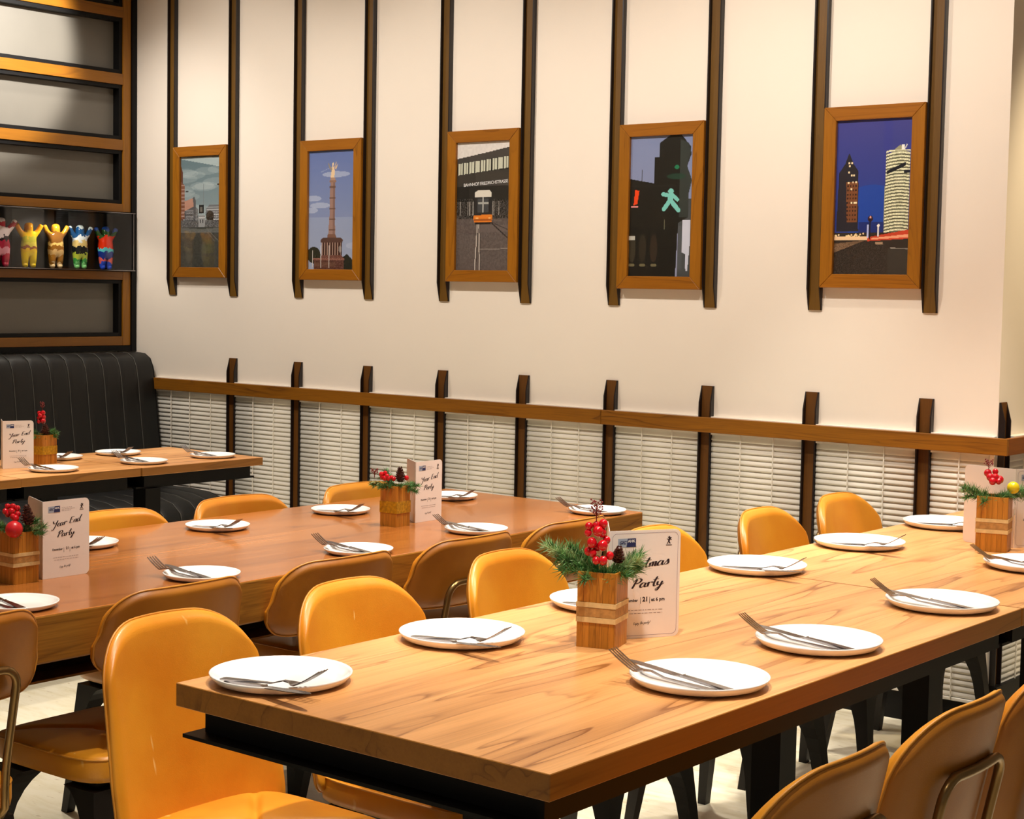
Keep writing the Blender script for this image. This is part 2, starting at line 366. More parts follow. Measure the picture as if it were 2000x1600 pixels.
# ------------------------------------------------------------------ framed photographs painted procedurally
class Cv:
    def __init__(s, w, h, top, bot):
        s.w, s.h = w, h; s.yy, s.xx = np.mgrid[0:h, 0:w]; s.u = (s.xx+.5)/w; s.v = (s.yy+.5)/h
        t = s.v[..., None]; s.a = np.array(top, float)*(1-t)+np.array(bot, float)*t
    def m(s, mask, c, al=1.0):
        s.a[mask] = s.a[mask]*(1-al)+np.array(c, float)*al
    def rect(s, x0, y0, x1, y1, c, al=1.0): s.m((s.u >= x0) & (s.u < x1) & (s.v >= y0) & (s.v < y1), c, al)
    def ell(s, x, y, rx, ry, c, al=1.0): s.m(((s.u-x)/rx)**2+((s.v-y)/ry)**2 < 1, c, al)
    def poly(s, pts, c, al=1.0):
        ins = np.zeros(s.u.shape, bool); n = len(pts)
        for i in range(n):
            x1, y1 = pts[i]; x2, y2 = pts[(i+1) % n]
            if y1 == y2: continue
            cond = ((y1 > s.v) != (y2 > s.v)) & (s.u < (x2-x1)*(s.v-y1)/(y2-y1)+x1); ins ^= cond
        s.m(ins, c, al)
    def line(s, x1, y1, x2, y2, wd, c, al=1.0):
        ar = s.h/s.w; dx, dy = x2-x1, (y2-y1)*ar; L2 = dx*dx+dy*dy+1e-9
        t = np.clip(((s.u-x1)*dx+(s.v-y1)*ar*dy)/L2, 0, 1); d = np.hypot(s.u-x1-t*dx, (s.v-y1)*ar-t*dy); s.m(d < wd, c, al)
    def noise(s, y0, y1, amp, cell=1, x0=0, x1=1):
        nz = np.random.rand(s.h//cell+2, s.w//cell+2); nz = np.kron(nz, np.ones((cell, cell)))[:s.h, :s.w]-.5
        k = ((s.v >= y0) & (s.v < y1) & (s.u >= x0) & (s.u < x1))[..., None]; s.a = s.a+k*nz[..., None]*amp
def pic1(c):
    c.poly([(0, 0), (1, .02), (1, .10), (0, .02)], (196, 208, 206), .7)
    for _ in range(16): x, y = random.random(), .1+random.random()*.45; c.ell(x, y, .3, .035, (196, 205, 204), .22)
    c.poly([(0, .08), (.05, .14), (.06, .58), (0, .58)], (96, 62, 50)); c.poly([(0, .22), (.1, .26), (.1, .56), (0, .56)], (128, 84, 66))
    for k in range(9): c.rect(.01, .25+k*.035, .09, .265+k*.035, (190, 170, 160), .6)
    c.poly([(.1, .46), (.34, .36), (.38, .40), (.38, .6), (.1, .6)], (92, 92, 94)); c.poly([(.1, .40), (.30, .375), (.33, .45), (.1, .49)], (186, 140, 120))
    for k in range(8): c.rect(.12, .48+k*.014, .32, .486+k*.014, (170, 172, 172), .7)
    c.poly([(.38, .45), (.44, .48), (.44, .62), (.38, .62)], (120, 122, 122))
    c.line(.575, .25, .58, .45, .006, (120, 128, 130)); c.rect(.47, .44, .58, .515, (40, 40, 40)); c.rect(.49, .455, .55, .50, (110, 108, 100))
    c.poly([(.64, .47), (.72, .44), (1, .44), (1, .60), (.64, .60)], (112, 114, 116))
    for k in range(6): c.rect(.66, .455+k*.022, 1, .463+k*.022, (188, 190, 190), .8)
    c.ell(.74, .54, .1, .05, (58, 52, 44)); c.rect(0, .575, 1, .64, (96, 96, 96)); c.noise(.5, .64, 60, 1)
    c.poly([(.44, .545), (.47, .53), (.60, .53), (.62, .545), (.61, .66), (.46, .66)], (150, 152, 152)); c.rect(.49, .57, .515, .60, (70, 70, 70)); c.rect(.55, .57, .575, .60, (70, 70, 70)); c.rect(.45, .55, .62, .558, (210, 210, 208))
    c.rect(0, .64, 1, 1.01, (70, 72, 68)); c.poly([(0, .64), (.46, .655), (.62, .655), (1, .64), (1, .69), (0, .69)], (104, 106, 102))
    c.rect(.3, .70, .85, 1.01, (58, 60, 56), .6); c.noise(.66, 1.01, 14, 2)
    c.line(.66, .65, 1, .78, .006, (120, 122, 118), .8); c.line(.62, .66, .85, .76, .006, (108, 110, 108), .7)
    c.ell(.2, .9, .08, .06, (84, 86, 80), .5); c.ell(.58, .86, .07, .09, (88, 88, 82), .5); c.line(.13, .31, .18, .31, .012, (60, 60, 60)); c.line(.93, .255, .99, .255, .012, (40, 40, 40))
def pic2(c):
    for x, y, rx in ((.1, .40, .18), (.25, .46, .22), (.95, .80, .12), (.05, .50, .15), (.6, .2, .3)): c.ell(x, y, rx, .025, (200, 208, 226), .55)
    c.rect(0, .56, 1, 1, (166, 176, 200), .5); c.line(.25, .18, .5, .14, .004, (200, 206, 226), .5)
    c.ell(.12, .88, .15, .07, (50, 48, 34)); c.poly([(.75, .9), (.85, .87), (1, .93), (1, 1), (.75, 1)], (44, 44, 34))
    c.poly([(.475, .26), (.575, .26), (.575, .56), (.60, .74), (.43, .74), (.46, .56)], (160, 128, 116)); c.rect(.535, .26, .585, .74, (120, 92, 84), .6)
    for y in (.30, .39, .48, .57, .66): c.rect(.46, y, .59, y+.014, (104, 74, 60), .7)
    c.rect(.455, .25, .60, .265, (150, 116, 98)); c.rect(.475, .225, .575, .25, (176, 142, 120)); c.poly([(.43, .70), (.59, .70), (.63, .745), (.41, .745)], (128, 92, 76))
    c.poly([(.52, .12), (.56, .15), (.57, .20), (.55, .225), (.48, .225), (.49, .17)], (236, 206, 166)); c.ell(.53, .115, .02, .014, (238, 210, 170)); c.poly([(.51, .15), (.42, .10), (.43, .135), (.50, .18)], (150, 140, 130)); c.poly([(.56, .15), (.64, .11), (.60, .16)], (220, 190, 150)); c.line(.56, .14, .6, .1, .008, (220, 190, 150))
    c.poly([(.27, .75), (.33, .73), (.70, .73), (.76, .75), (.75, .775), (.28, .775)], (92, 66, 56)); c.rect(.29, .775, .74, .88, (66, 40, 34))
    for k in range(8): c.rect(.30+k*.057, .775, .318+k*.057, .88, (168, 140, 124))
    c.ell(.70, .83, .03, .03, (190, 188, 180), .6); c.poly([(.30, .88), (.73, .88), (.78, .905), (.25, .905)], (120, 78, 66)); c.rect(.10, .905, .80, .925, (138, 94, 80)); c.rect(.12, .925, .78, 1, (96, 62, 52))
    c.noise(.88, 1, 40, 1, .1, .8); c.rect(.14, .94, .60, .975, (120, 90, 70), .5)
    for x in (.27, .45): c.rect(x, .80, x+.014, .99, (226, 222, 214))
    c.rect(.09, .84, .10, .98, (214, 206, 196))
def pic3(c):
    c.rect(0, 0, 1, .13, (226, 220, 214)); c.noise(0, .1, 10, 3)
    c.poly([(0, .125), (.65, .075), (1, .045), (1, .40), (0, .40)], (70, 66, 62)); c.poly([(0, .165), (1, .115), (1, .215), (0, .255)], (40, 38, 34))
    for k in range(9): x = .02+k*.107; y = .165-x*.05; c.poly([(x, y), (x+.085, y-.004), (x+.085, y+.088-.004), (x, y+.09)], (204, 206, 186)); c.rect(x+.04, y, x+.048, y+.085, (90, 88, 76))
    c.poly([(0, .26), (1, .215), (1, .31), (0, .345)], (62, 58, 52)); c.rect(0, .34, 1, .48, (38, 36, 32)); c.rect(0, .46, 1, .60, (58, 54, 50)); c.noise(.44, .60, 90, 1)
    for k in range(14): x = random.random(); c.rect(x, .46, x+.012, .57, (190, 186, 178), .7)
    c.poly([(0, .60), (1, .60), (1, 1), (0, 1)], (98, 88, 84)); c.noise(.6, 1, 16, 2); c.poly([(.4, .64), (1, .65), (1, .7), (.4, .7)], (112, 100, 96), .6)
    for x0, x1 in ((.40, .36), (.43, .45)): c.line(x0, .64, x1, 1, .010, (190, 182, 172)); c.line(x0+.012, .64, x1+.02, 1, .005, (52, 46, 42))
    c.line(.66, .63, 1, .76, .010, (52, 46, 44)); c.line(.66, .625, 1, .69, .006, (64, 58, 54)); c.line(.45, .835, 1, .83, .005, (170, 162, 152), .7)
    c.poly([(.34, .395), (.40, .375), (.62, .375), (.66, .395), (.66, .43), (.34, .43)], (226, 220, 206)); c.rect(.33, .43, .67, .58, (40, 38, 38)); c.rect(.40, .44, .60, .55, (70, 72, 74))
    c.rect(.49, .43, .51, .55, (190, 190, 184)); c.rect(.41, .47, .60, .485, (170, 170, 164)); c.poly([(.33, .57), (.67, .565), (.68, .60), (.66, .625), (.34, .625), (.32, .60)], (228, 130, 40)); c.rect(.36, .585, .42, .60, (250, 190, 110)); c.rect(.60, .585, .65, .60, (250, 190, 110)); c.rect(.33, .60, .67, .612, (170, 90, 30)); c.rect(.35, .625, .65, .64, (36, 32, 30))
    c.line(.5, 0, .5, .13, .004, (150, 146, 140), .6)
def pic4(c):
    c.rect(.78, .45, 1, 1, (72, 76, 78)); c.poly([(0, .30), (.38, .335), (.38, .15), (.46, .15), (.46, .05), (.62, 0), (.80, 0), (.95, .08), (.96, .14), (.90, .22), (.98, .32), (.93, .42), (.93, .58), (.78, .62), (.75, 1), (0, 1)], (26, 24, 18))
    c.poly([(.79, .03), (.92, .06), (.95, .12), (.90, .22), (.98, .32), (.93, .42), (.93, .58), (.79, .58)], (52, 58, 54)); c.line(.19, .24, .19, .31, .006, (40, 40, 40))
    c.ell(.74, .225, .035, .014, (30, 120, 80)); c.ell(.74, .29, .15, .02, (30, 66, 50), .8)
    g = (126, 206, 196)
    c.ell(.655, .395, .045, .019, g); c.poly([(.62, .41), (.70, .41), (.69, .475), (.60, .475)], g); c.line(.63, .425, .53, .415, .028, g); c.line(.69, .425, .76, .455, .026, g); c.line(.62, .475, .55, .52, .032, g); c.line(.68, .475, .78, .53, .032, g)
    c.poly([(.08, .38), (.15, .385), (.12, .48), (.06, .49)], (238, 70, 20)); c.rect(.02, .495, .13, .505, (240, 150, 150)); c.rect(0, .35, .75, .362, (38, 36, 30))
    c.rect(0, .65, .75, 1, (22, 21, 16)); c.poly([(.85, .60), (.97, .60), (.97, .76), (.94, .96), (.91, .96), (.90, .84), (.85, .83)], (206, 210, 226)); c.rect(.78, .64, .85, .95, (90, 94, 100), .5)
    for x, cc in ((.05, (70, 62, 46)), (.22, (56, 48, 36)), (.40, (60, 46, 34))): c.ell(x, .80, .06, .10, cc, .7); c.ell(x, .92, .05, .012, (150, 140, 100), .7)
    c.rect(0, .71, .1, .74, (190, 190, 180)); c.line(.56, .60, .56, .66, .006, (120, 116, 90))
def pic5(c):
    c.rect(.62, 0, .74, .4, (50, 56, 150), .35); c.ell(.5, .60, .45, .18, (24, 76, 180), .6)
    c.poly([(.17, .21), (.23, .28), (.30, .33), (.32, .72), (.02, .72), (.04, .34), (.12, .28)], (40, 36, 44)); c.poly([(.14, .40), (.30, .40), (.30, .66), (.16, .66)], (126, 76, 44))
    for j in range(9):
        for k in range(4): c.rect(.155+k*.036, .42+j*.027, .175+k*.036, .432+j*.027, (60, 34, 24))
    for x, y in ((.16, .27), (.20, .27), (.17, .29), (.16, .33), (.20, .35), (.23, .35), (.16, .40), (.22, .395), (.26, .395), (.2, .44), (.21, .53), (.25, .53), (.27, .53)): c.rect(x, y, x+.022, y+.011, (246, 226, 180))
    c.poly([(.72, .22), (.84, .17), (.92, .21), (.98, .22), (.98, .73), (.65, .74), (.66, .34), (.68, .26)], (160, 160, 128))
    for j in range(27):
        y = .20+j*.0205; c.m((c.u > .66) & (c.u < .98) & (np.abs(c.v-(y+.14*(.85-c.u)**2*3)) < .0055) & (c.v > .2) & (c.v < .735), (232, 232, 196)); c.m((c.u > .66) & (c.u < .98) & (np.abs(c.v-(y+.010+.14*(.85-c.u)**2*3)) < .004) & (c.v > .22) & (c.v < .735), (74, 76, 56), .8)
    c.noise(.2, .735, 50, 1, .66, .98); c.m((c.u > .68) & (c.u < .92) & (np.abs(c.v-(.345-.22*(c.u-.68))) < .012), (16, 18, 30)); c.rect(.86, .17, .90, .20, (250, 250, 240)); c.line(.9, .2, .93, .17, .006, (220, 220, 210)); c.rect(.90, .33, .98, .35, (24, 26, 36))
    c.m((c.u < .66) & (c.u > .32) & (c.v > .66) & (c.v < .76), (30, 30, 84), .6); c.rect(0, .73, 1, 1, (52, 42, 34)); c.rect(0, .755, .45, .78, (250, 214, 170)); c.poly([(.45, .76), (1, .71), (1, .77), (.45, .785)], (206, 70, 40)); c.poly([(.5, .765), (1, .74), (1, .76), (.5, .775)], (250, 170, 130))
    c.poly([(.42, .78), (0, .80), (0, .86)], (150, 116, 84), .7); c.poly([(.55, .79), (.65, .79), (.66, .805), (.56, .805)], (170, 140, 110)); c.line(.76, .83, 1, .835, .005, (190, 180, 170)); c.noise(.80, 1, 46, 1, 0, .7); c.rect(.72, .83, 1, 1, (70, 66, 58), .5)
    c.ell(.48, .64, .035, .02, (50, 20, 40)); c.ell(.48, .63, .012, .008, (250, 180, 160)); c.line(.48, .64, .48, .77, .008, (30, 24, 34)); c.line(.45, .68, .45, .76, .008, (190, 200, 240)); c.line(.59, .68, .59, .75, .012, (220, 216, 214)); c.ell(.59, .685, .02, .008, (255, 250, 235))
    for _ in range(14): x = random.random()*.4; c.ell(x, .735+random.random()*.02, .012, .006, (255, 226, 170))
PIC = [(0, 2.064, 1.4575, (96, 118, 124), (176, 188, 190), pic1, 84, 160, 'grey city street under a cloudy sky'), (2, 2.058, 1.4535, (104, 122, 176), (158, 168, 192), pic2, 88, 168, 'tall stone victory column against blue sky'),
       (4, 2.060, 1.455, (228, 222, 216), (120, 110, 104), pic3, 96, 184, 'yellow and white tram on rails below a station bridge'), (6, 2.047, 1.438, (128, 140, 178), (150, 156, 186), pic4, 104, 200, 'dark traffic light with a green walking figure'),
       (8, 2.065, 1.4525, (66, 66, 140), (30, 60, 150), pic5, 130, 248, 'two lit towers at night under a deep blue sky')]
for i, zt, zb, ct, cb, fn, W, H, desc in PIC:
    xa = xs[i]+PW+.0205; xb = xs[i+1]-.001; xa -= .019; Y0, Y1 = -.032, -.002; B = .047
    root = empty('picture_frame', (xa, 0, zb), 0, 'oak framed photo of a '+desc if desc[0] not in 'td' or desc.startswith('dark') or desc.startswith('tall') else 'oak framed photo of '+desc, 'framed photo', 'framed photos between the battens')
    Wd, Ht = xb-xa, zt-zb
    def mitre(pts, nm, mt):
        vs = [(p[0], y, p[1]) for y in (Y0, Y1) for p in pts]
        o = link(nm, mesh(nm, vs, [(3, 2, 1, 0), (4, 5, 6, 7), (0, 1, 5, 4), (1, 2, 6, 5), (2, 3, 7, 6), (3, 0, 4, 7)], mt), root); bev(o, .0015, 1)
    g = .0004
    mitre([(g, 0), (B, B-g), (Wd-B, B-g), (Wd-g, 0)], 'frame_side', M_frH); mitre([(g, Ht), (Wd-g, Ht), (Wd-B, Ht-B+g), (B, Ht-B+g)], 'frame_side', M_frH)
    mitre([(0, g), (0, Ht-g), (B-g, Ht-B), (B-g, B)], 'frame_side', M_frV); mitre([(Wd, g), (Wd-B+g, B), (Wd-B+g, Ht-B), (Wd, Ht-g)], 'frame_side', M_frV)
    c = Cv(W, H, ct, cb); fn(c); a = np.clip(c.a, 0, 255)/255; a = np.where(a <= .04045, a/12.92, ((a+.055)/1.055)**2.4)
    uu = np.linspace(B, Wd-B, W+1); vv = np.linspace(Ht-B, B, H+1)
    gx, gz = np.meshgrid(uu, vv); vs = np.stack([gx, np.full_like(gx, -.020), gz], -1).reshape(-1, 3)
    r, q = np.mgrid[0:H, 0:W]; b0 = (r*(W+1)+q).ravel(); fs = np.stack([b0, b0+W+1, b0+W+2, b0+1], 1)
    me = bpy.data.meshes.new('print'); me.from_pydata(vs.tolist(), [], fs.tolist()); me.materials.append(M_print)
    at = me.attributes.new('paint', 'FLOAT_COLOR', 'FACE'); colr = np.ones((W*H, 4), np.float32); colr[:, :3] = a.reshape(-1, 3); at.data.foreach_set('color', colr.ravel())
    link('print', me, root)
    box('backing_board', M_black, (B-.004, Wd-B+.004, -.0185, -.004, B-.004, Ht-B+.004), root)
    box('glass_pane', M_glass, (B, Wd-B, -.0255, -.0235, B, Ht-B), root)
    if i == 4:
        tc_ = bpy.data.curves.new('t', 'FONT'); tc_.body = 'BAHNHOF FRIEDRICHSTRASSE'; tc_.size = .0165; tc_.space_character = .92
        to = bpy.data.objects.new('t', tc_); COL.objects.link(to); bpy.context.view_layer.update()
        tm = bpy.data.meshes.new_from_object(to); bpy.data.objects.remove(to); tm.materials.clear(); tm.materials.append(M_white)
        wd_ = max(v.co.x for v in tm.vertices); o = link('lettering', tm, root, (B+.13*(Wd-2*B), -.0206, Ht-B-.345*(Ht-2*B)), (R(90), 0, 0))
        k = .83*(Wd-2*B)/wd_; o.scale = (k, k, k); o.rotation_euler = (R(90), R(-3.2), 0)

# ------------------------------------------------------------------ lettering for the cards
GL = {'Y': ([[(0, 2), (.2, 1.25), (.6, 1.1), (.9, 1.6), (1.1, 2)], [(1.1, 2), (.8, .6), (.4, -.7), (0, -1), (-.1, -.6)]], 1.15),
 'e': ([[(.05, .45), (.5, .6), (.6, .9), (.35, 1.0), (.1, .6), (.15, .15), (.4, 0), (.75, .25)]], .68),
 'a': ([[(.7, .85), (.4, 1), (.1, .6), (.1, .15), (.3, 0), (.6, .4), (.75, .95)], [(.75, .95), (.65, .3), (.8, 0), (1.0, .2)]], .92),
 'r': ([[(0, .7), (.2, 1.0), (.15, 0)], [(.15, .5), (.4, .95), (.65, .95), (.65, .8)]], .7),
 'E': ([[(1.15, 1.95), (.45, 1.9), (.2, 0.05)], [(.3, 1.05), (.9, 1.15)], [(.2, .05), (.55, 0), (.95, .2)]], 1.15),
 'n': ([[(.05, .9), (.1, 0)], [(.1, .5), (.35, .95), (.55, .9), (.55, .1), (.75, .05), (.85, .25)]], .82),
 'd': ([[(.6, .85), (.3, 1), (.05, .6), (.1, .1), (.3, 0), (.6, .5)], [(1.0, 2.1), (.75, 1.2), (.65, .2), (.8, 0), (1, .2)]], 1.0),
 'P': ([[(.55, 1.9), (.35, .9), (.15, -.1)], [(.1, 1.3), (.4, 1.9), (.9, 2.0), (1.15, 1.6), (.9, 1.1), (.5, .9)]], 1.1),
 't': ([[(.5, 2.1), (.25, .8), (.3, .1), (.5, 0), (.75, .3)], [(.0, 1.45), (.8, 1.55)]], .68),
 'y': ([[(.05, .95), (.05, .4), (.25, .1), (.5, .4), (.65, .95)], [(.65, .95), (.5, 0), (.25, -.9), (0, -1.0), (.05, -.6), (.6, .05), (.95, .5)]], .9),
 'C': ([[(1.1, 1.6), (.9, 2.0), (.5, 1.8), (.15, 1.0), (.2, .2), (.6, 0), (1.1, .4)]], 1.1),
 'h': ([[(.35, 2.1), (.15, 0)], [(.2, .5), (.45, .95), (.65, .9), (.6, .1), (.85, .15)]], .82),
 'i': ([[(.15, .95), (.1, .2), (.25, 0), (.45, .25)], [(.25, 1.4), (.3, 1.5)]], .42),
 's': ([[(0, .15), (.35, .9), (.4, 1.1), (.5, .7), (.55, .25), (.3, 0), (.05, .1)]], .65),
 'm': ([[(.05, .9), (.1, 0)], [(.1, .5), (.3, .95), (.45, .85), (.42, 0)], [(.42, .5), (.65, .95), (.8, .85), (.78, .1), (.95, .05), (1.05, .25)]], 1.02),
 'j': ([[(.3, .95), (.2, -.6), (-.1, -1), (-.15, -.5), (.4, .3)], [(.35, 1.4), (.4, 1.5)]], .5),
 'o': ([[(.4, 1), (.1, .7), (.1, .2), (.35, 0), (.6, .4), (.55, .85), (.4, 1), (.8, .9)]], .8),
 'p': ([[(.1, .95), (0, -1)], [(.05, .5), (.35, 1), (.6, .7), (.4, .1), (.1, .1)]], .75),
 '!': ([[(.2, 2), (.1, .6)], [(.08, .1), (.1, .0)]], .4), ' ': ([], .6)}
def catmull(P, n=5):
    P = [P[0]]+list(P)+[P[-1]]; out = []
    for i in range(1, len(P)-2):
        p0, p1, p2, p3 = [np.array(P[j], float) for j in (i-1, i, i+1, i+2)]
        for k in range(n):
            t = k/n; out.append(.5*((2*p1)+(-p0+p2)*t+(2*p0-5*p1+4*p2-p3)*t*t+(-p0+3*p1-3*p2+p3)*t**3))
    out.append(np.array(P[-2], float)); return out
def script_text(txt, mb, x, y, xh, wd, slant=.28, rise=0.0, y0=0, xs=1.65):
    """strokes as ribbons in the plane (x, z); returns the advance"""
    cx = 0
    for ch in txt:
        strokes, adv = GL[ch]
        for st in strokes:
            p = catmull(st); m = len(p); L, Rr = [], []
            for i in range(m):
                a = p[max(0, i-1)]; b = p[min(m-1, i+1)]; t = b-a; t = t/(np.hypot(*t)+1e-9)
                w_ = wd*(.38+.62*max(0, -t[1]))*(.55 if i in (0, m-1) else 1); nrm = np.array((-t[1], t[0]))
                L.append(p[i]+nrm*w_); Rr.append(p[i]-nrm*w_)
            def T(q):
                qx = (cx+q[0]+slant*q[1]/xs)*xh*xs; qz = q[1]*xh
                return (x+qx, y0, y+qz+rise*qx)
            b = len(mb.v); mb.v += [T(q) for q in L]+[T(q) for q in Rr]
            mb.f += [(b+i, b+i+1, b+m+i+1, b+m+i) for i in range(m-1)]
        cx += adv
    return cx*xh
def font_mesh(txt, size, mat, bold=0, shear=0):
    c = bpy.data.curves.new('t', 'FONT'); c.body = txt; c.size = size; c.shear = shear; c.offset = bold; c.resolution_u = 2
    o = bpy.data.objects.new('t', c); COL.objects.link(o); bpy.context.view_layer.update()
    m = bpy.data.meshes.new_from_object(o); bpy.data.objects.remove(o); m.materials.clear(); m.materials.append(mat); return m
def rrect(w_, h_, r, n=5, x=0, z=0, left=True):
    P = []
    for cx, cz, a0 in ((w_-r, r, -90), (w_-r, h_-r, 0), (r, h_-r, 90), (r, r, 180)):
        if not left and a0 >= 90: P += [(x, z+h_)] if a0 == 90 else [(x, z)]; continue
        for k in range(n+1):
            a = R(a0+90*k/n); P.append((x+cx+r*math.cos(a), z+cz+r*math.sin(a)))
    return P
def panel_mesh(w_, h_, name):
    P = rrect(w_, h_, .012, 5, left=False); n = len(P); t = .0009
    vs = [(p[0], y, p[1]) for y in (-t, 0) for p in P]
    return mesh(name, vs, [tuple(range(n)), tuple(range(n, 2*n))[::-1]]+[((i+1) % n, i, i+n, (i+1) % n+n) for i in range(n)], M_card)
def party_card(fold, a_front, a_back, w_, h_, kind, label):
    """folded card; local x runs from the fold outwards on the printed panel, which faces local -y"""
    root = empty('party_card', (fold[0], fold[1], .7503), 0, label, 'card', 'folded party cards on the tables')
    fr = link('front_panel', panel_mesh(w_, h_, 'front_panel'), root, (.0007*math.cos(a_front), .0007*math.sin(a_front), 0), (0, 0, a_front))
    link('back_panel', panel_mesh(w_, h_, 'back_panel'), root, (.0007*math.cos(a_back), .0007*math.sin(a_back), 0), (0, 0, a_back))
    y = -.0012
    def X(u): return u*w_
    def Z(v): return (1-v)*h_
    mb = MB()
    if kind == 'christmas':
        a1 = script_text('Christmas', mb, X(.08), Z(.375), h_*.041, .145, rise=.10, y0=y, xs=1.9); script_text('Party', mb, X(.31), Z(.535), h_*.041, .145, rise=.06, y0=y, xs=1.85)
    else:
        script_text('Year End', mb, X(.20), Z(.345), h_*.038, .145, slant=.25, rise=.12, y0=y); script_text('Party', mb, X(.30), Z(.475), h_*.038, .145, slant=.25, rise=.06, y0=y)
    mb.obj('script_lettering', M_ink, fr)
    mb = MB(); script_text('Enjoy the party!', mb, X(.35), Z(.875), h_*.012, .12, rise=.06, xs=1.2, y0=y); mb.obj('script_lettering', M_ink, fr)
    def txt(t, u, v, width, mat, bold=0, shear=0):
        m = font_mesh(t, .01, mat, bold, shear); wd_ = max(p.co.x for p in m.vertices)-min(p.co.x for p in m.vertices)
        o = link('lettering', m, fr, (X(u), y, Z(v)), (R(90), 0, 0)); k = width*w_/wd_; o.scale = (k, k, 1)
    if kind == 'christmas':
        txt('December', .19, .66, .22, M_ink, .0003); txt('21', .475, .66, .07, M_ink, .0004); txt('at 6 pm', .60, .66, .19, M_ink, .0003)
    else:
        txt('December', .20, .645, .22, M_ink, .0003); txt('21', .49, .645, .055, M_ink, .0003); txt('at 6 pm', .61, .645, .18, M_ink, .0003)
    mb = MB()
    for u in (.445, .575): mb.add([(X(u), y, Z(.68)), (X(u+.006), y, Z(.68)), (X(u+.006), y, Z(.62)), (X(u), y, Z(.62))], [(0, 1, 2, 3)])
    mb.obj('divider_line', M_ink, fr)
    rnd = random.Random(3); mb = MB()                                   # the two address lines, too small to read in the photo
    def dashes(u0, u1, v, hh):
        u = u0
        while u < u1:
            l = rnd.uniform(.02, .06); mb.add([(X(u), y, Z(v)), (X(min(u+l, u1)), y, Z(v)), (X(min(u+l, u1)), y, Z(v-hh)), (X(u), y, Z(v-hh))], [(0, 1, 2, 3)]); u += l+.013
    dashes(.22, .76, .742, .005); dashes(.24, .76, .772, .005)
    if kind != 'christmas': dashes(.40, .62, .10, .004); dashes(.40, .68, .12, .004); dashes(.40, .60, .14, .004)
    mb.obj('small_print', M_inkg, fr)
    lg = MB().add([(X(.115), y, Z(.152)), (X(.25), y, Z(.152)), (X(.25), y, Z(.072)), (X(.115), y, Z(.072))], [(0, 1, 2, 3)]).obj('logo_field', M_sky, fr)
    lg2 = MB().add([(X(.232), y-.0001, Z(.152)), (X(.365), y-.0001, Z(.152)), (X(.365), y-.0001, Z(.072)), (X(.25), y-.0001, Z(.072))], [(0, 1, 2, 3)]).obj('logo_field', M_navy, fr)
    for t, u, wd_, mt, sh in (('GIC', .128, .10, M_navy, .4), ('AHK', .252, .106, M_white, 0)):
        m = font_mesh(t, .01, mt, .0003, sh); ww = max(p.co.x for p in m.vertices)-min(p.co.x for p in m.vertices)
        o = link('lettering', m, fr, (X(u), y-.0003, Z(.122 if t == 'GIC' else .108)), (R(90), 0, 0)); k = wd_*w_/ww; o.scale = (k, k, 1)
    # little upright black bear emblem with a line under it
    bp = [(.0, 0), (.25, 0), (.3, .25), (.45, .1), (.7, 0), (.75, .08), (.55, .3), (.65, .55), (.9, .45), (.95, .55), (.7, .72), (.95, .75), (.9, .85), (.65, .85), (.6, .98), (.5, 1), (.4, .92), (.2, .88), (.22, .8), (.4, .75), (.3, .6), (.05, .7), (0, .62), (.25, .5), (.25, .3)]
    k = .075*w_; MB().add([(X(.80)+p[0]*k, y, Z(.135)+p[1]*k*1.35) for p in bp], [tuple(range(len(bp)))]).obj('bear_emblem', M_ink, fr)
    MB().add([(X(.79), y, Z(.15)), (X(.875), y, Z(.15)), (X(.875), y, Z(.142)), (X(.79), y, Z(.142))], [(0, 1, 2, 3)]).obj('emblem_line', M_ink, fr)
    if kind == 'christmas':
        A = rrect(w_*.93, h_*.95, .010, 5, w_*.035, h_*.025); Bq = rrect(w_*.93-.0012, h_*.95-.0012, .0095, 5, w_*.035+.0006, h_*.025+.0006); n = len(A)
        MB().add([(p[0], y, p[1]) for p in A+Bq], [(i, (i+1) % n, n+(i+1) % n, n+i) for i in range(n)]).obj('border_line', M_pinkline, fr)
    return root

# ------------------------------------------------------------------ tables
ZT = .75
def steel_base(root, x0, x1, y0, y1, zt, legs, plate=True):
    box('apron_frame', M_black, (x0+.035, x1-.035, y0+.035, y1-.035, zt-.045, zt), root)
    if plate: box('flange_plate', M_black, (x0+.012, x1-.045, y0+.005, y1-.005, zt-.052, zt-.0455), root)
    me = MB().box(-.035, .035, -.035, .035, .008, zt-.0525).mesh('leg', M_black)
    fo_ = .20 if y1-y0 > 1 else .06; mf = MB().box(-fo_, fo_, -fo_, fo_, 0, .008).mesh('foot_plate', M_black)
    for lx, ly in legs:
        l = link('leg', me, root, (lx, ly, 0)); link('foot_plate', mf, l)
def table(x0, x1, y0, y1, th, mt, me_, label, legs, name='dining_table', plate=True):
    cx, cy = (x0+x1)/2, (y0+y1)/2; hx, hy = (x1-x0)/2, (y1-y0)/2
    root = empty(name, (cx, cy, 0), 0, label, 'table')
    top = MB().box(-hx, hx, -hy, hy, ZT-th, ZT).obj('tabletop', mt, root)
    top.data.materials.append(me_)
    for p in top.data.polygons:
        if abs(p.normal.z) < .5: p.material_index = 1
    bev(top, .0012, 1)
    steel_base(root, -hx, hx, -hy, hy, ZT-th-.0005, legs, plate); return root
NX0, NX1 = 3.866, 4.662
G_l = [(-.0, -.70), (0, .70)]
table(NX0, NX1, -3.361, -1.668, .040, M_top, M_topE, 'light wood dining table nearest the camera with black steel base', [(0, -.485), (0, .485)])
table(NX0, NX1, -1.662, -.150, .040, M_top, M_topE, 'light wood dining table joined to the nearest one, at the wall end', [(0, -.384), (0, .384)])
table(.625, 1.195, -1.285, -.692, .030, M_top, M_topE, 'small light wood booth table, the end one nearest the blinds', [(.215, -.22)], 'booth_table')
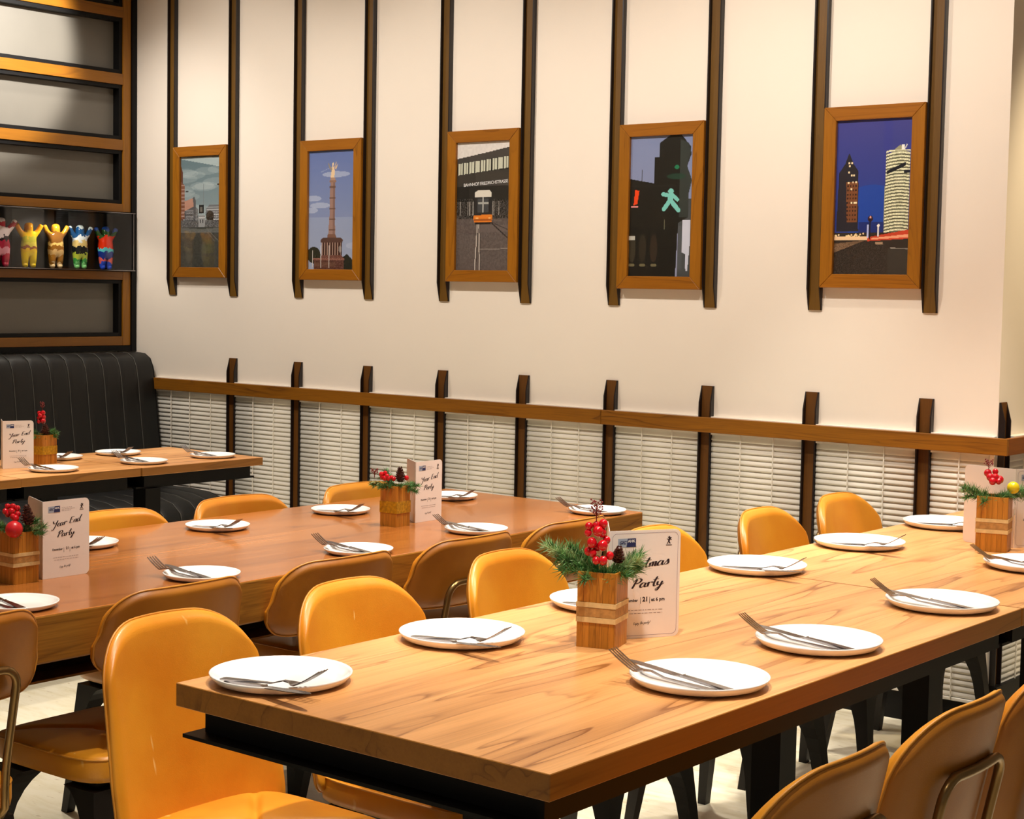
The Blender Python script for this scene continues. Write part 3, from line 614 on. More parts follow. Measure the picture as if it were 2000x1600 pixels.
table(.625, 1.190, -1.800, -1.288, .030, M_top, M_topE, 'small light wood booth table carrying the far planter and party card', [(.05, 0)], 'booth_table')
table(.630, 1.195, -2.60, -1.803, .030, M_top, M_topE, 'small light wood booth table cut off by the left frame edge', [(.05, 0)], 'booth_table')
# mid table: thick polished slab, sides slightly out of parallel
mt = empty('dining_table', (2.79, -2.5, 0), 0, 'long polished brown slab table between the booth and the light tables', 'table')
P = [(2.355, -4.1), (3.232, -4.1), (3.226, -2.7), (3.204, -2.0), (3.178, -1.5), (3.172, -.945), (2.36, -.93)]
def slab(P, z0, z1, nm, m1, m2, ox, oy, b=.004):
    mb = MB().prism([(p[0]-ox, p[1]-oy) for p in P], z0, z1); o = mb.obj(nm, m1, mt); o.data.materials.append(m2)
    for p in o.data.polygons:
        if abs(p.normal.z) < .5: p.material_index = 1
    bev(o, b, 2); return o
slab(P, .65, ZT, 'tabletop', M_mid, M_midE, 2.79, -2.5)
box('support_bar', M_black, (-.30, -.24, -1.45, 1.4, .601, .6495), mt); box('support_bar', M_black, (.24, .30, -1.45, 1.4, .601, .6495), mt)
box('flange_plate', M_brass, (-.40, .375, -1.5, 1.5, .595, .600), mt)
legm = MB().box(-.03, .03, -.06, .06, 0, .5945).mesh('leg', M_black)
for ly in (-1.2, 0, 1.3): link('leg', legm, mt, (.005, ly, 0))
box('cross_bar', M_black, (-.2395, .2395, -.04, .04, .601, .6495), mt)

# ------------------------------------------------------------------ chairs
ZTP = .789
def back_x(z, off=0): return -.180-.088*max(0, (z-.36)/.435)**1.1+off
def backrest_mesh(ZB):
    HB = ZTP-ZB; nu, nv = 28, 18; T = .034
    rows = [0, .02, .06]+[.06+.74*k/7 for k in range(1, 8)]+[.80+.20*(1-(1-k/9)**1.5) for k in range(1, 10)]
    nv = len(rows)-1; rc_ = .125 if HB > .3 else .085; rb_ = .05 if HB > .3 else .06
    def pt(u, t, side):
        s = 2*u-1; s = math.copysign(1-(1-abs(s))**1.6, s)
        W = .205-.014*max(0, (t*HB-(HB-.25))/.25)
        y = s*W; q = max(0, abs(y)-(W-rc_))/rc_; zt = ZTP-rc_*(1-(1-min(1, q)**2.2)**(1/2.2))-(.012 if HB > .3 else .005)*(abs(y)/.2)**2
        q = max(0, abs(y)-(W-rb_))/rb_; zb = ZB+rb_*(1-(1-min(1, q)**2.5)**(1/2.5)); z = zb+(zt-zb)*t
        edge = min((1-abs(s))*W/.022, (1-t)*(zt-zb)/.018, 1, t*(zt-zb)/.018); e = math.sin(min(1, max(0, edge))*math.pi/2)
        wrap = .056*(abs(y)/.205)**2.1
        return (back_x(z)+wrap+side*(.004+(T/2-.004)*e), y, z)
    front = MB(); front.grid(lambda u, v: pt(u, rows[round(v*nv)], 1), nu, nv)
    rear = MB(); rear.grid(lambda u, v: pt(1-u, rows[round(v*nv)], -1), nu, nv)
    def ring(side):
        return [pt(0, rows[j], side) for j in range(nv+1)]+[pt(i/nu, 1, side) for i in range(1, nu)]+[pt(1, rows[j], side) for j in range(nv, -1, -1)]+[pt(i/nu, 0, side) for i in range(nu-1, 0, -1)]
    a, b = ring(1), ring(-1); n = len(a); rim = MB().add(a+b, [((i+1) % n, i, i+n, (i+1) % n+n) for i in range(n)])
    mid = [((p[0]+q[0])/2, (p[1]+q[1])/2, (p[2]+q[2])/2) for p, q in zip(a, b)]
    zc = (ZB+ZTP)/2; mid2 = []
    for p in mid:
        d = Vector((0, p[1], p[2]-zc)); d = d.normalized()*.0008 if d.length else d; mid2.append((p[0]-.004, p[1]+d.y, p[2]+d.z))
    out = [mid2[0]]
    for p in mid2[1:]:
        if (Vector(p)-Vector(out[-1])).length > .006: out.append(p)
    pipe = MB().tube(out, .0026, 6, closed=True)
    fm = MB().add(front.v, front.f).add(rim.v, rim.f)
    bm = bmesh.new(); me = fm.mesh('backrest', M_tan, True); bm.from_mesh(me); bmesh.ops.remove_doubles(bm, verts=bm.verts, dist=.0005); bmesh.ops.recalc_face_normals(bm, faces=bm.faces); bm.to_mesh(me); bm.free()
    return me, rear.mesh('rear_cover', M_tanb, True), pipe.mesh('piping', M_pipe, True)
def sgnp(c, p): return math.copysign(abs(c)**p, c)
SX, SY, SZ = .200, .187, -.040
def seat_mesh():
    N = 64; rings = [(1.0, .412), (1.012, .425), (1.012, .455), (1.0, .463), (.975, .4675), (.93, .470), (.88, .472), (.80, .474), (.70, .476), (.60, .477), (.50, .477), (.40, .477), (.30, .477), (.20, .477), (.12, .476), (.03, .475)]
    V = []
    for sc, z in rings:
        for k in range(N):
            a = 2*math.pi*k/N; x = sgnp(math.cos(a), .40)*SX*sc; y = sgnp(math.sin(a), .40)*SY*sc
            dz = 0
            if sc < .97:
                d = min(abs(y-(x+.02)*.95), abs(y+(x+.02)*.95))
                dz = -.010*math.exp(-(d/.012)**2)*min(1, (.97-sc)*5)-.009*math.exp(-((x+.02)**2+y*y)/.0012)
            front = -.012*max(0, (x-.10)/.1)**2
            V.append((x+.018, y, z+SZ+dz+(front if z > .45 else 0)))
    M = len(rings); F = [(j*N+k, j*N+(k+1) % N, (j+1)*N+(k+1) % N, (j+1)*N+k) for j in range(M-1) for k in range(N)]
    F += [tuple(range(N))[::-1], tuple((M-1)*N+k for k in range(N))]
    return mesh('seat', V, F, M_tan, True)
def seat_pipe():
    P = []
    for k in range(64):
        a = 2*math.pi*k/64; x = sgnp(math.cos(a), .40)*SX*1.010; y = sgnp(math.sin(a), .40)*SY*1.010; P.append((x+.018, y, .461+SZ-.012*max(0, (x-.10)/.1)**2))
    return MB().tube(P, .0022, 6, closed=True).mesh('seat_piping', M_pipe, True)
def leg_mesh(sx, sy):
    """tapered splayed leg whose inner sides flare in an arch into the seat frame"""
    H_ = .352; zs = [0, .04, .12, .18, .22, .26, .29, .312, .330, .343, H_]; pts = []
    for z in zs:
        t = z/H_; cx = sx*(.195-.045*t)+.015; cy = sy*(.185-.035*t); h = .0125+.0085*t
        f = max(0, (z-.22)/(H_-.22)); fl = .075*(1-math.sqrt(max(0, 1-f*f)))
        xi, xo = cx-sx*(h+fl*.8), cx+sx*h; yi, yo = cy-sy*(h+fl), cy+sy*h
        q = [(xi, yi), (xo, yi), (xo, yo), (xi, yo)]
        if sx*sy < 0: q = q[::-1]
        pts += [(a, b, z) for a, b in q]
    n = len(zs); F = [(j*4+k, j*4+(k+1) % 4, (j+1)*4+(k+1) % 4, (j+1)*4+k) for j in range(n-1) for k in range(4)]+[(3, 2, 1, 0), tuple((n-1)*4+k for k in range(4))]
    return mesh('leg', pts, F, M_leg)
def tube_frame():
    P = []
    xb = lambda z: back_x(z, -.030)+.006
    for s in (-1, 1):
        Q = [(.10, s*.110, .361), (-.10, s*.110, .361), (-.165, s*.110, .362), (-.200, s*.110, .372), (-.216, s*.110, .392), (xb(.43), s*.110, .43)]
        for z in (.47, .51, .55, .59, .62, .642): Q.append((xb(z)+.004, s*.110, z))
        for k in range(1, 6):
            a = math.pi/2*k/5; z = .642+.036*math.sin(a); Q.append((xb(z)+.004, s*(.074+.036*math.cos(a)), z))
        if s < 0: P = Q
        else: P = P+[(xb(.679), -.035, .679), (xb(.679)-.001, 0, .679), (xb(.679), .035, .679)]+Q[::-1]
    return MB().tube(P, .0085, 8).mesh('tube_frame', M_brass, True)
stm = seat_mesh(); spm = seat_pipe(); tfm = tube_frame(); legms = [leg_mesh(a, b) for a in (-1, 1) for b in (-1, 1)]
sfm = MB().box(-.140, .165, -.150, .150, .352, .371).mesh('seat_frame', M_leg)
def make_chair(zb):
    root = empty('dining_chair', (0, 0, 0)); bk, rc, pp = backrest_mesh(zb)
    b_ = link('backrest', bk, root); link('rear_cover', rc, b_)['label'] = 'tan leather rear cover with shade in its colour'; link('piping', pp, b_)
    s_ = link('seat', stm, root); link('seat_piping', spm, s_); link('tube_frame', tfm, root)['label'] = 'bronze tube back frame'
    bev(link('seat_frame', sfm, root), .006, 2)
    for m in legms: link('leg', m, root)
    return root
protos = {'tall': make_chair(.385), 'low': make_chair(.612)}; used = set()
C_ = [(3.800, -3.115, 0, 1, 'scratched tan leather chair facing the nearest table, at its front left corner'),
      (3.790, -2.615, 0, -.5, 'tan leather chair facing the nearest table, second from its front left corner'),
      (3.775, -2.055, 0, 1, 'tan leather chair facing the nearest table, behind the berry planter'),
      (3.79, -1.44, 0, 0, 'tan leather chair half hidden behind the Christmas Party card'),
      (3.80, -.875, 0, 1, 'tan leather chair at the far light table, second from the blinds'),
      (3.785, -.375, 0, -1, 'tan leather chair at the far light table, the last before the wall')]
M_ = [(3.055, -3.40, 180, 0, 'tan chair seen from behind, cut off by the left frame edge'),
      (3.060, -2.87, 180, 1, 'tan chair seen from behind, just above the scratched front chair'),
      (3.045, -2.36, 180, -1, 'tan chair seen from behind, second whole one along the slab table'),
      (3.050, -1.90, 180, 0, 'tan chair seen from behind below the gold ribbon planter, its bronze tube showing'),
      (3.045, -1.46, 180, 1, 'tan chair seen from behind at the wall end of the slab table')]
F_ = [(2.545, -2.29, 0, 0, 'tan chair beyond the slab table, right of the left Year End card'),
      (2.540, -1.82, 0, 0, 'tan chair beyond the slab table, in front of the booth seat'),
      (2.550, -1.305, 0, 0, 'tan chair beyond the slab table, behind the gold ribbon planter')]
N_ = [(4.730, -3.10, 180, 0, 'tan chair in the front right corner, nearest to the camera'),
      (4.730, -2.675, 180, 0, 'front right tan chair with a bronze tube on its back'),
      (4.730, -2.24, 180, 0, 'tan chair cut off by the right frame edge')]
for lst, kind_, grp in ((C_, 'tall', 'chairs facing the light tables'), (M_, 'low', 'chairs seen from behind at the slab table'), (F_, 'low', 'chairs beyond the slab table'), (N_, 'tall', 'chairs on the camera side of the light tables')):
    for x, y, a, j, lab in lst:
        c = copy_tree(protos[kind_]) if kind_ in used else protos[kind_]; used.add(kind_)
        c.location = (x, y, 0); c.rotation_euler = (0, 0, R(a+j)); tagp(c, lab, 'chair', grp)

# ------------------------------------------------------------------ plates, forks and knives
def plate_mesh(r):
    pr = [(0, .003), (.45, .003), (.72, .0035), (.86, .0065), (.955, .0150), (.985, .0185), (1.0, .0180), (.995, .0150), (.93, .0060), (.80, .0008), (.72, 0), (.0, 0)]
    mb = MB(); N = 48; k = r/.12
    V = []; 
    for a, z in pr[1:-1]:
        for i in range(N): t = 2*math.pi*i/N; V.append((a*r*math.cos(t), a*r*math.sin(t), z*k))
    n = len(pr)-2; F = [(j*N+(i+1) % N, j*N+i, (j+1)*N+i, (j+1)*N+(i+1) % N) for j in range(n-1) for i in range(N)]
    F += [tuple(range(N)), tuple((n-1)*N+i for i in range(N))[::-1]]
    return mesh('plate', V, F, M_cer, True)
def knife_mesh(L):
    """x from handle end 0 to tip L, lies flat"""
    pr = [(0, .0060, .0035), (.01, .0085, .0045), (.20, .0075, .0045), (.40, .0055, .004), (.44, .0048, .0038), (.455, .0075, .0045), (.47, .0060, .002), (.50, .0085, .0014), (.75, .0098, .0012), (.90, .0085, .0011), (.97, .0052, .0010), (1, .0015, .0008)]
    V = []
    for t, wv, h in pr:
        V += [(t*L, -wv, 0), (t*L, wv*.9, 0), (t*L, wv*.9, h), (t*L, -wv, h)]
    n = len(pr); F = [(j*4+k, (j+1)*4+k, (j+1)*4+(k+1) % 4, j*4+(k+1) % 4) for j in range(n-1) for k in range(4)]+[(0, 1, 2, 3), tuple((n-1)*4+k for k in (3, 2, 1, 0))]
    o = mesh('table_knife', V, F, M_steel); return o
def fork_mesh(L):
    def zc(t): return .0 if t < .50 else (.006*math.sin((t-.50)/.25*math.pi) if t < .75 else 0)+(.028*L/.215*((t-.72)/.28)**1.3 if t > .72 else 0)
    mb = MB()
    pr = [(0, .0055), (.015, .0088), (.12, .0080), (.35, .0045), (.50, .0030), (.62, .0032), (.68, .0060), (.72, .0115), (.755, .0135)]
    V = []
    for t, wv in pr: z = zc(t); V += [(t*L, -wv, z), (t*L, wv, z), (t*L, wv, z+.0022), (t*L, -wv, z+.0022)]
    n = len(pr); mb.add(V, [(j*4+k, (j+1)*4+k, (j+1)*4+(k+1) % 4, j*4+(k+1) % 4) for j in range(n-1) for k in range(4)]+[(0, 1, 2, 3), tuple((n-1)*4+k for k in (3, 2, 1, 0))])
    for i in range(4):
        yc = -.0115+i*.00767; V = []
        ts = [.750, .81, .88, .93, .975, 1.0]
        for t in ts:
            wv = .0017 if t < .97 else .0010; z = zc(t); V += [(t*L, yc-wv, z), (t*L, yc+wv, z), (t*L, yc+wv, z+.0019), (t*L, yc-wv, z+.0019)]
        n = len(ts); mb.add(V, [(j*4+k, (j+1)*4+k, (j+1)*4+(k+1) % 4, j*4+(k+1) % 4) for j in range(n-1) for k in range(4)]+[(0, 1, 2, 3), tuple((n-1)*4+k for k in (3, 2, 1, 0))])
    return mb.mesh('table_fork', M_steel)
PM = {'n': plate_mesh(.1215), 'm': plate_mesh(.0885)}
KM = {'n': knife_mesh(.235), 'm': knife_mesh(.180)}; FM = {'n': fork_mesh(.215), 'm': fork_mesh(.168)}
def lay(o, p, q):
    """lay a piece with handle end at p pointing to q (world points)"""
    p, q = Vector(p), Vector(q); d = q-p; o.location = p; o.rotation_euler = (0, -math.atan2(d.z, math.hypot(d.x, d.y)), math.atan2(d.y, d.x))
def setting(x, y, side, sz, ph, j=0):
    """side +1: diner at +x"""
    r = .1215 if sz == 'n' else .0885; k = r/.1215; rim = ZT+.0185*k
    o = link('plate', PM[sz], None, (x, y, ZT)); tagp(o, 'round white plate %s' % ph, 'plate', 'white plates laid on the tables')
    kn = link('table_knife', KM[sz]); fo = link('table_fork', FM[sz]); rn = random.Random(int(abs(x*77+y*991)))
    jt = rn.uniform(-.006, .006)
    if side > 0:
        lay(kn, (x+.095*k, y-.050*k+jt, rim-.0085*k), (x-.125*k, y-.022*k+jt, rim+.0062*k)); lay(fo, (x+.083*k, y-.066*k+jt, rim-.0085*k), (x-.060*k, y-.075*k+jt, rim+.003*k))
    else:
        lay(kn, (x-.050*k, y-.072*k+jt, ZT+.0045), (x+.19*k, y-.105*k+jt, rim+.0105*k)); lay(fo, (x-.055*k, y-.080*k+jt, ZT+.010*k), (x+.16*k, y-.050*k+jt, rim+.0055*k))
    tagp(kn, 'steel knife on the plate %s' % ph, 'knife', 'knives on the plates'); tagp(fo, 'steel fork on the plate %s' % ph, 'fork', 'forks on the plates')
for y, ph in ((-3.235, 'at the front left corner of the nearest table'), (-2.761, 'left of the berry planter on the nearest table'), (-2.285, 'half hidden behind the berry planter'),
              (-1.640, 'beside the table joint right of the Christmas card'), (-1.098, 'in front of the last chair before the blinds'), (-.555, 'at the far end, left of the rightmost planter')):
    setting(3.982 if y > -2 else 3.989, y, -1, 'n', ph)
for y, ph in ((-2.757, 'front and centre on the nearest table, at its right side'), (-2.331, 'second along the right side of the nearest table'), (-1.773, 'third along the right side of the nearest table'), (-1.115, 'cut off at the right frame edge')):
    setting(4.524 if y < -1.5 else 4.47, y, 1, 'n', ph)
for y, ph in ((-3.155, 'at the left frame edge on the slab table'), (-2.655, 'on the slab table behind the scratched front chair'), (-2.138, 'on the slab table below the gold ribbon planter'), (-1.640, 'right of the middle Year End card'), (-1.065, 'at the wall end of the slab table')):
    setting(3.112 if y < -2 else 3.085, y, 1, 'm', ph)
for y, ph in ((-2.560, 'behind the left Year End card'), (-2.11, 'on the slab table before the chair by the booth'), (-1.628, 'left of the gold ribbon planter'), (-1.126, 'behind the middle Year End card')):
    setting(2.545, y, -1, 'm', ph)
for y, ph in ((-1.577, 'beside the card on the booth table'), (-1.172, 'at the joint of the two booth tables'), (-.835, 'at the blinds end of the booth table')):
    setting(1.062, y, 1, 'm', ph)
setting(.742, -1.042, -1, 'm', 'against the booth back'); setting(.735, -1.315, -1, 'm', 'behind the booth table planter')

# ------------------------------------------------------------------ planters
def planter(corner, a, side, h, band, label, plant):
    """corner: the bottom corner nearest the camera; sides run along a and a-90deg... local box spans [-s,0]x[0,s]"""
    root = empty('wooden_planter', (corner[0], corner[1], ZT+.0003), a, label, 'planter', 'wooden planters with winter sprigs')
    s = side; t = .004; nst = 6
    sm = MB().box(0, s/nst-.0005, 0, t, 0, h).mesh('stave', M_bam)
    for k in range(nst):
        for (x, y, rz) in ((-s+k*s/nst, 0, 0), (-s+k*s/nst, s-t, 0)):
            o = link('stave', sm, root, (x, y, 0))
    sm2 = MB().box(0, (s-2*t)/nst-.0005, 0, t, 0, h).mesh('stave', M_bam)
    for k in range(nst):
        link('stave', sm2, root, (0, t+k*(s-2*t)/nst, 0), (0, 0, R(90))); link('stave', sm2, root, (-s+t, t+k*(s-2*t)/nst, 0), (0, 0, R(90)))
    box('base', M_bam, (-s+t, -t, t, s-t, 0, .004), root); box('moss_fill', M_soil, (-s+t, -t, t, s-t, h-.022, h-.012), root)
    def bandm(z0, z1, m, e, nm):
        mb = MB(); e2 = .0003
        O = [(-s-e, -e), (e, -e), (e, s+e), (-s-e, s+e)]; I = [(-s-e2, -e2), (e2, -e2), (e2, s+e2), (-s-e2, s+e2)]
        vs = [(p[0], p[1], z) for z in (z0, z1) for p in O+I]
        F = []
        for i in range(4):
            j = (i+1) % 4; F += [(i, j, j+8, i+8), (j+4, i+4, i+12, j+12), (i+8, j+8, j+12, i+12), (j, i, i+4, j+4)]
        mb.add(vs, F).obj(nm, m, root)
    if band == 'raffia':
        bandm(h*.335, h*.405, M_jute, .0016, 'raffia_band'); bandm(h*.535, h*.60, M_jute, .0016, 'raffia_band'); bandm(h*.41, h*.53, M_jute2, .0010, 'woven_band')
    else: bandm(h*.33, h*.62, M_gold, .0014, 'gold_ribbon')
    c = (-s/2, s/2, h-.012); rn = random.Random(len(label)*7+int(h*1000))
    def sprigs(dirs, m, nm='pine_sprig', L=.085, nl=.028, dens=230):
        mb = MB()
        for dx, dy, dz, ln in dirs:
            D = Vector((dx, dy, dz)).normalized(); p0 = Vector(c); cur = []
            for k in range(9):
                u = k/8; cur.append(p0+D*ln*u+Vector((0, 0, -.012*u*u)))
            mb.tube(cur, .0010, 4)
            for q in range(int(dens*ln/.08)):
                u = rn.random()**.8; i = min(7, int(u*8)); base = cur[i].lerp(cur[i+1], u*8-i)
                v = Vector((rn.gauss(0, 1), rn.gauss(0, 1), rn.gauss(.25, 1))).normalized()*.85+D*.75; v = v.normalized()*nl*rn.uniform(.6, 1.1)
                sd = v.cross(Vector((rn.random(), rn.random(), rn.random()))).normalized()*.0017; e = base+v; up = v.cross(sd).normalized()*.0010
                mb.add([base-sd, base+sd, base+up, e], [(0, 1, 3), (1, 2, 3), (2, 0, 3)])
        o = mb.obj(nm, m, root); o['kind'] = 'stuff'; return o
    def berries(pts, r=.0075):
        me = MB().ball((0, 0, 0), 1, 12, 8).mesh('berry', M_berry, True)
        for x, y, z in pts:
            o = link('berry', me, root, (c[0]+x, c[1]+y, c[2]+z)); k = r*rn.uniform(.85, 1.15); o.scale = (k, k, k*1.05)
    def cone(x, y, z, r=.017, tilt=.4):
        k = MB(); k.tube([(0, 0, -r), (0, 0, 0), (0, 0, r*1.4)], [r*.5, r*.6, r*.15], 8)
        body = k.obj('pine_cone', M_cone, root, loc=(c[0]+x, c[1]+y, c[2]+z)); body.rotation_euler = (tilt, tilt*.6, 0)
        mb = MB()
        for j in range(46):
            a_ = j*2.39996; t_ = j/46; zz = -r+2.3*r*t_; rr = r*(1.05-.75*t_)*(.75 if t_ < .1 else 1); ca, sa = math.cos(a_), math.sin(a_); w_ = r*.28*(1.1-.5*t_)
            o0 = Vector((ca*rr*.35, sa*rr*.35, zz)); o1 = Vector((ca*rr, sa*rr, zz+r*.22)); sd = Vector((-sa, ca, 0))*w_; tk = Vector((0, 0, r*.09))
            mb.add([o0-sd*.5, o0+sd*.5, o1+sd, o1-sd, o0-sd*.5+tk, o0+sd*.5+tk, o1+sd*.7+tk*1.4, o1-sd*.7+tk*1.4], [(0, 3, 2, 1), (4, 5, 6, 7), (0, 1, 5, 4), (1, 2, 6, 5), (2, 3, 7, 6), (3, 0, 4, 7)])
        o = mb.obj('cone_scales', M_cone, body); o['kind'] = 'stuff'
    return root, c, sprigs, berries, cone, rn
RT = lambda a: (math.cos(a), math.sin(a))
# screen-right direction in the world is about (.78,.62); local frames are rotated by the planter's angle
def loc_dir(sr, up, away, ang):
    x = .78*sr-.62*away; y = .62*sr+.78*away; c_, s_ = math.cos(-ang), math.sin(-ang); return (x*c_-y*s_, x*s_+y*c_, up)
# 1: nearest
ang = R(17); root, c, spr, ber, con, rn = planter((4.259, -2.636), ang, .076, .144, 'raffia', 'raffia-banded wooden planter with tall red berries on the nearest table', 0)
d = lambda sr, up, aw, L: loc_dir(sr, up, aw, ang)+(L,)
spr([d(-1, .62, .1, .125), d(-1, .50, -.1, .10), d(-1, .30, -.2, .085), d(-.7, .2, -.7, .055), d(-.9, .9, .2, .09)], M_nee); spr([d(1, .42, 0, .075), d(1, .7, .2, .085), d(.8, .3, -.5, .055), d(.3, .2, -.9, .04), d(1, .25, .4, .07)], M_nee); spr([d(-1, .6, .0, .13), d(1, .6, -.1, .08)], M_nee2, dens=150)
L3 = lambda sr, up, aw: loc_dir(sr, 0, aw, ang)[:2]+(up,)
ber([L3(-.030, .098, -.02), L3(-.016, .100, -.02), L3(-.003, .103, -.02), L3(-.031, .085, -.02), L3(-.013, .090, -.03), L3(-.006, .086, -.02), L3(-.024, .068, -.03), L3(-.004, .064, -.035), L3(.004, .072, -.02), L3(-.014, .058, -.02), L3(-.030, .050, -.02), L3(-.016, .036, -.04), L3(-.003, .036, -.04), L3(.010, .044, -.03), L3(-.022, .048, -.03)], .0088)
con(*L3(.027, .042, -.012), .0145, .55)
def bloom(x, y, z, r, hgt, n, root, c, rn):
    mb = MB(); mb.tube([(0, 0, -hgt), (0, 0, 0), (.001, 0, hgt*.7)], .0012, 5)
    for j in range(n):
        a_ = j*2.4; zz = hgt*.9*(j/n)-.002; e = Vector((math.cos(a_)*r*rn.uniform(.5, 1), math.sin(a_)*r*rn.uniform(.5, 1), zz+r*.5))
        mb.tube([(0, 0, zz-.003), tuple(e)], .0006, 4); mb.ball(tuple(e), .0020, 6, 4)
    o = mb.obj('twig_buds', M_twig, root, True, (c[0]+x, c[1]+y, c[2]+z)); o['kind'] = 'stuff'
bloom(*L3(-.016, .118, -.02), .013, .030, 26, root, c, rn)
# 2: middle of the slab table
ang = R(4); root, c, spr, ber, con, rn = planter((2.874, -1.738), ang, .060, .115, 'gold', 'gold-ribboned wooden planter with pine cone in the middle of the slab table', 0)
spr([d(-1, .35, 0, .075), d(-.8, .9, .1, .06), d(-.3, .5, -.8, .045), d(.4, .5, -.7, .045), d(1, .35, 0, .068), d(.6, .3, .5, .06), d(-.6, .3, -.5, .06), d(-.6, 1.2, .3, .07), d(1, .1, -.1, .06)], M_nee, nl=.018, dens=200); spr([d(-1, .5, 0, .07), d(.9, .4, 0, .05)], M_nee2, nl=.018, dens=70)
ber([L3(-.038, .044, -.02), L3(-.028, .048, -.02), L3(-.022, .040, -.03), L3(-.036, .036, -.02), L3(-.010, .036, -.02), L3(-.018, .034, -.03), L3(.032, .034, -.01), L3(-.004, .032, -.02), L3(-.028, .034, -.03)], .0068)
con(*L3(.014, .040, -.01), .0170, .2); bloom(*L3(-.060, .044, 0), .011, .012, 14, root, c, rn)
# 3: left on the slab table
ang = R(0); root, c, spr, ber, con, rn = planter((2.896, -3.010), ang, .066, .115, 'raffia', 'raffia-banded wooden planter with a red ball at the left frame edge', 0)
spr([d(-1, .6, 0, .08), d(1, .55, .1, .065), d(1, .3, -.1, .06), d(.3, .4, -.8, .045), d(-.5, .6, -.6, .06), d(.7, .8, .2, .06)], M_nee, nl=.020, dens=190); spr([d(1, .5, 0, .07), d(-.8, .7, 0, .08)], M_nee2, nl=.018, dens=80)
ber([L3(-.022, .066, .0), L3(-.010, .066, .0), L3(-.024, .056, -.01), L3(-.010, .056, -.01), L3(.000, .062, 0), L3(.004, .050, -.01), L3(-.004, .046, -.02), L3(.002, .042, -.02), L3(-.018, .050, -.01)], .0068)
con(*L3(.026, .046, -.01), .0175, .2)
o = MB().ball((0, 0, 0), .0190, 24, 16).obj('bauble', M_ball, root, True); lx = L3(.004, .020, -.038); o.location = (c[0]+lx[0], c[1]+lx[1], c[2]+lx[2]); o['label'] = 'satin red ball'
# 4: booth table
ang = R(8); root, c, spr, ber, con, rn = planter((.868, -1.484), ang, .070, .108, 'gold', 'yellow-banded wooden planter on the booth table beside the far card', 0)
spr([d(-.8, .6, 0, .05), d(1, .55, 0, .06), d(.8, .8, 0, .055), d(.2, .3, -.9, .04), d(-.5, .3, -.7, .04), d(1, .3, 0, .05)], M_nee, nl=.020, dens=180)
ber([L3(-.014, .092, 0), L3(.000, .092, 0), L3(-.008, .082, -.01), L3(-.014, .072, 0), L3(.002, .076, 0), L3(-.004, .064, 0), L3(.004, .062, -.01), L3(-.012, .060, -.01)], .0082)
con(*L3(.014, .030, -.02), .018, .3); bloom(*L3(-.002, .112, 0), .010, .022, 16, root, c, rn)
# 5: right on the far light table
ang = R(14); root, c, spr, ber, con, rn = planter((4.322, -.922), ang, .082, .147, 'raffia', 'raffia-banded wooden planter with a yellow ornament at the right frame edge', 0)
spr([d(-1, .5, 0, .095), d(-1, .25, -.1, .085), d(-.7, .15, -.6, .06), d(.8, .4, -.1, .08), d(.4, .4, -.7, .055), d(1, .25, .1, .09), d(.1, .4, -.9, .045)], M_nee, nl=.028, dens=150); spr([d(-1, .4, 0, .09), d(.9, .5, 0, .08)], M_nee2, nl=.028, dens=110)
ber([L3(-.022, .072, 0), L3(-.002, .076, 0), L3(-.018, .062, -.01), L3(-.004, .062, -.01), L3(.008, .056, -.01), L3(-.014, .052, -.02), L3(.002, .052, -.02)], .0095)
bloom(*L3(-.020, .090, 0), .014, .016, 18, root, c, rn)
M_yel = plain('yellow_and_dark_ornament', lin(232, 204, 30), .2, var=.05)
o = MB().ball((0, 0, 0), .0165, 20, 14).obj('ornament', M_yel, root, True); lx = L3(.042, .036, -.02); o.location = (c[0]+lx[0], c[1]+lx[1], c[2]+lx[2]); o['label'] = 'glossy yellow ornament'

# ------------------------------------------------------------------ cards
def ang_of(p, q): return math.atan2(q[1]-p[1], q[0]-p[0])
party_card((4.196, -2.571), ang_of((4.196, -2.571), (4.272, -2.441)), ang_of((0, 0), (-.60, .80)), .152, .212, 'christmas', 'white folded card reading Christmas Party behind the berry planter')
party_card((2.852, -1.637), ang_of((2.852, -1.637), (2.845, -1.515)), ang_of((0, 0), (-.80, .58)), .122, .176, 'year', 'white folded card reading Year End Party, in the middle of the slab table')
party_card((2.884, -2.926), ang_of((2.884, -2.926), (2.884, -2.80)), ang_of((0, 0), (-.93, .36)), .127, .177, 'year', 'white folded card reading Year End Party at left on the slab table')
party_card((.893, -1.672), ang_of((.893, -1.672), (.925, -1.566)), ang_of((0, 0), (-.85, .52)), .112, .172, 'year', 'white folded card reading Year End Party on the booth table')
party_card((4.300, -.822), ang_of((0, 0), (.45, .89)), ang_of((4.300, -.822), (4.148, -.806)), .152, .215, 'christmas', 'white folded card with its blank side showing behind the rightmost planter')

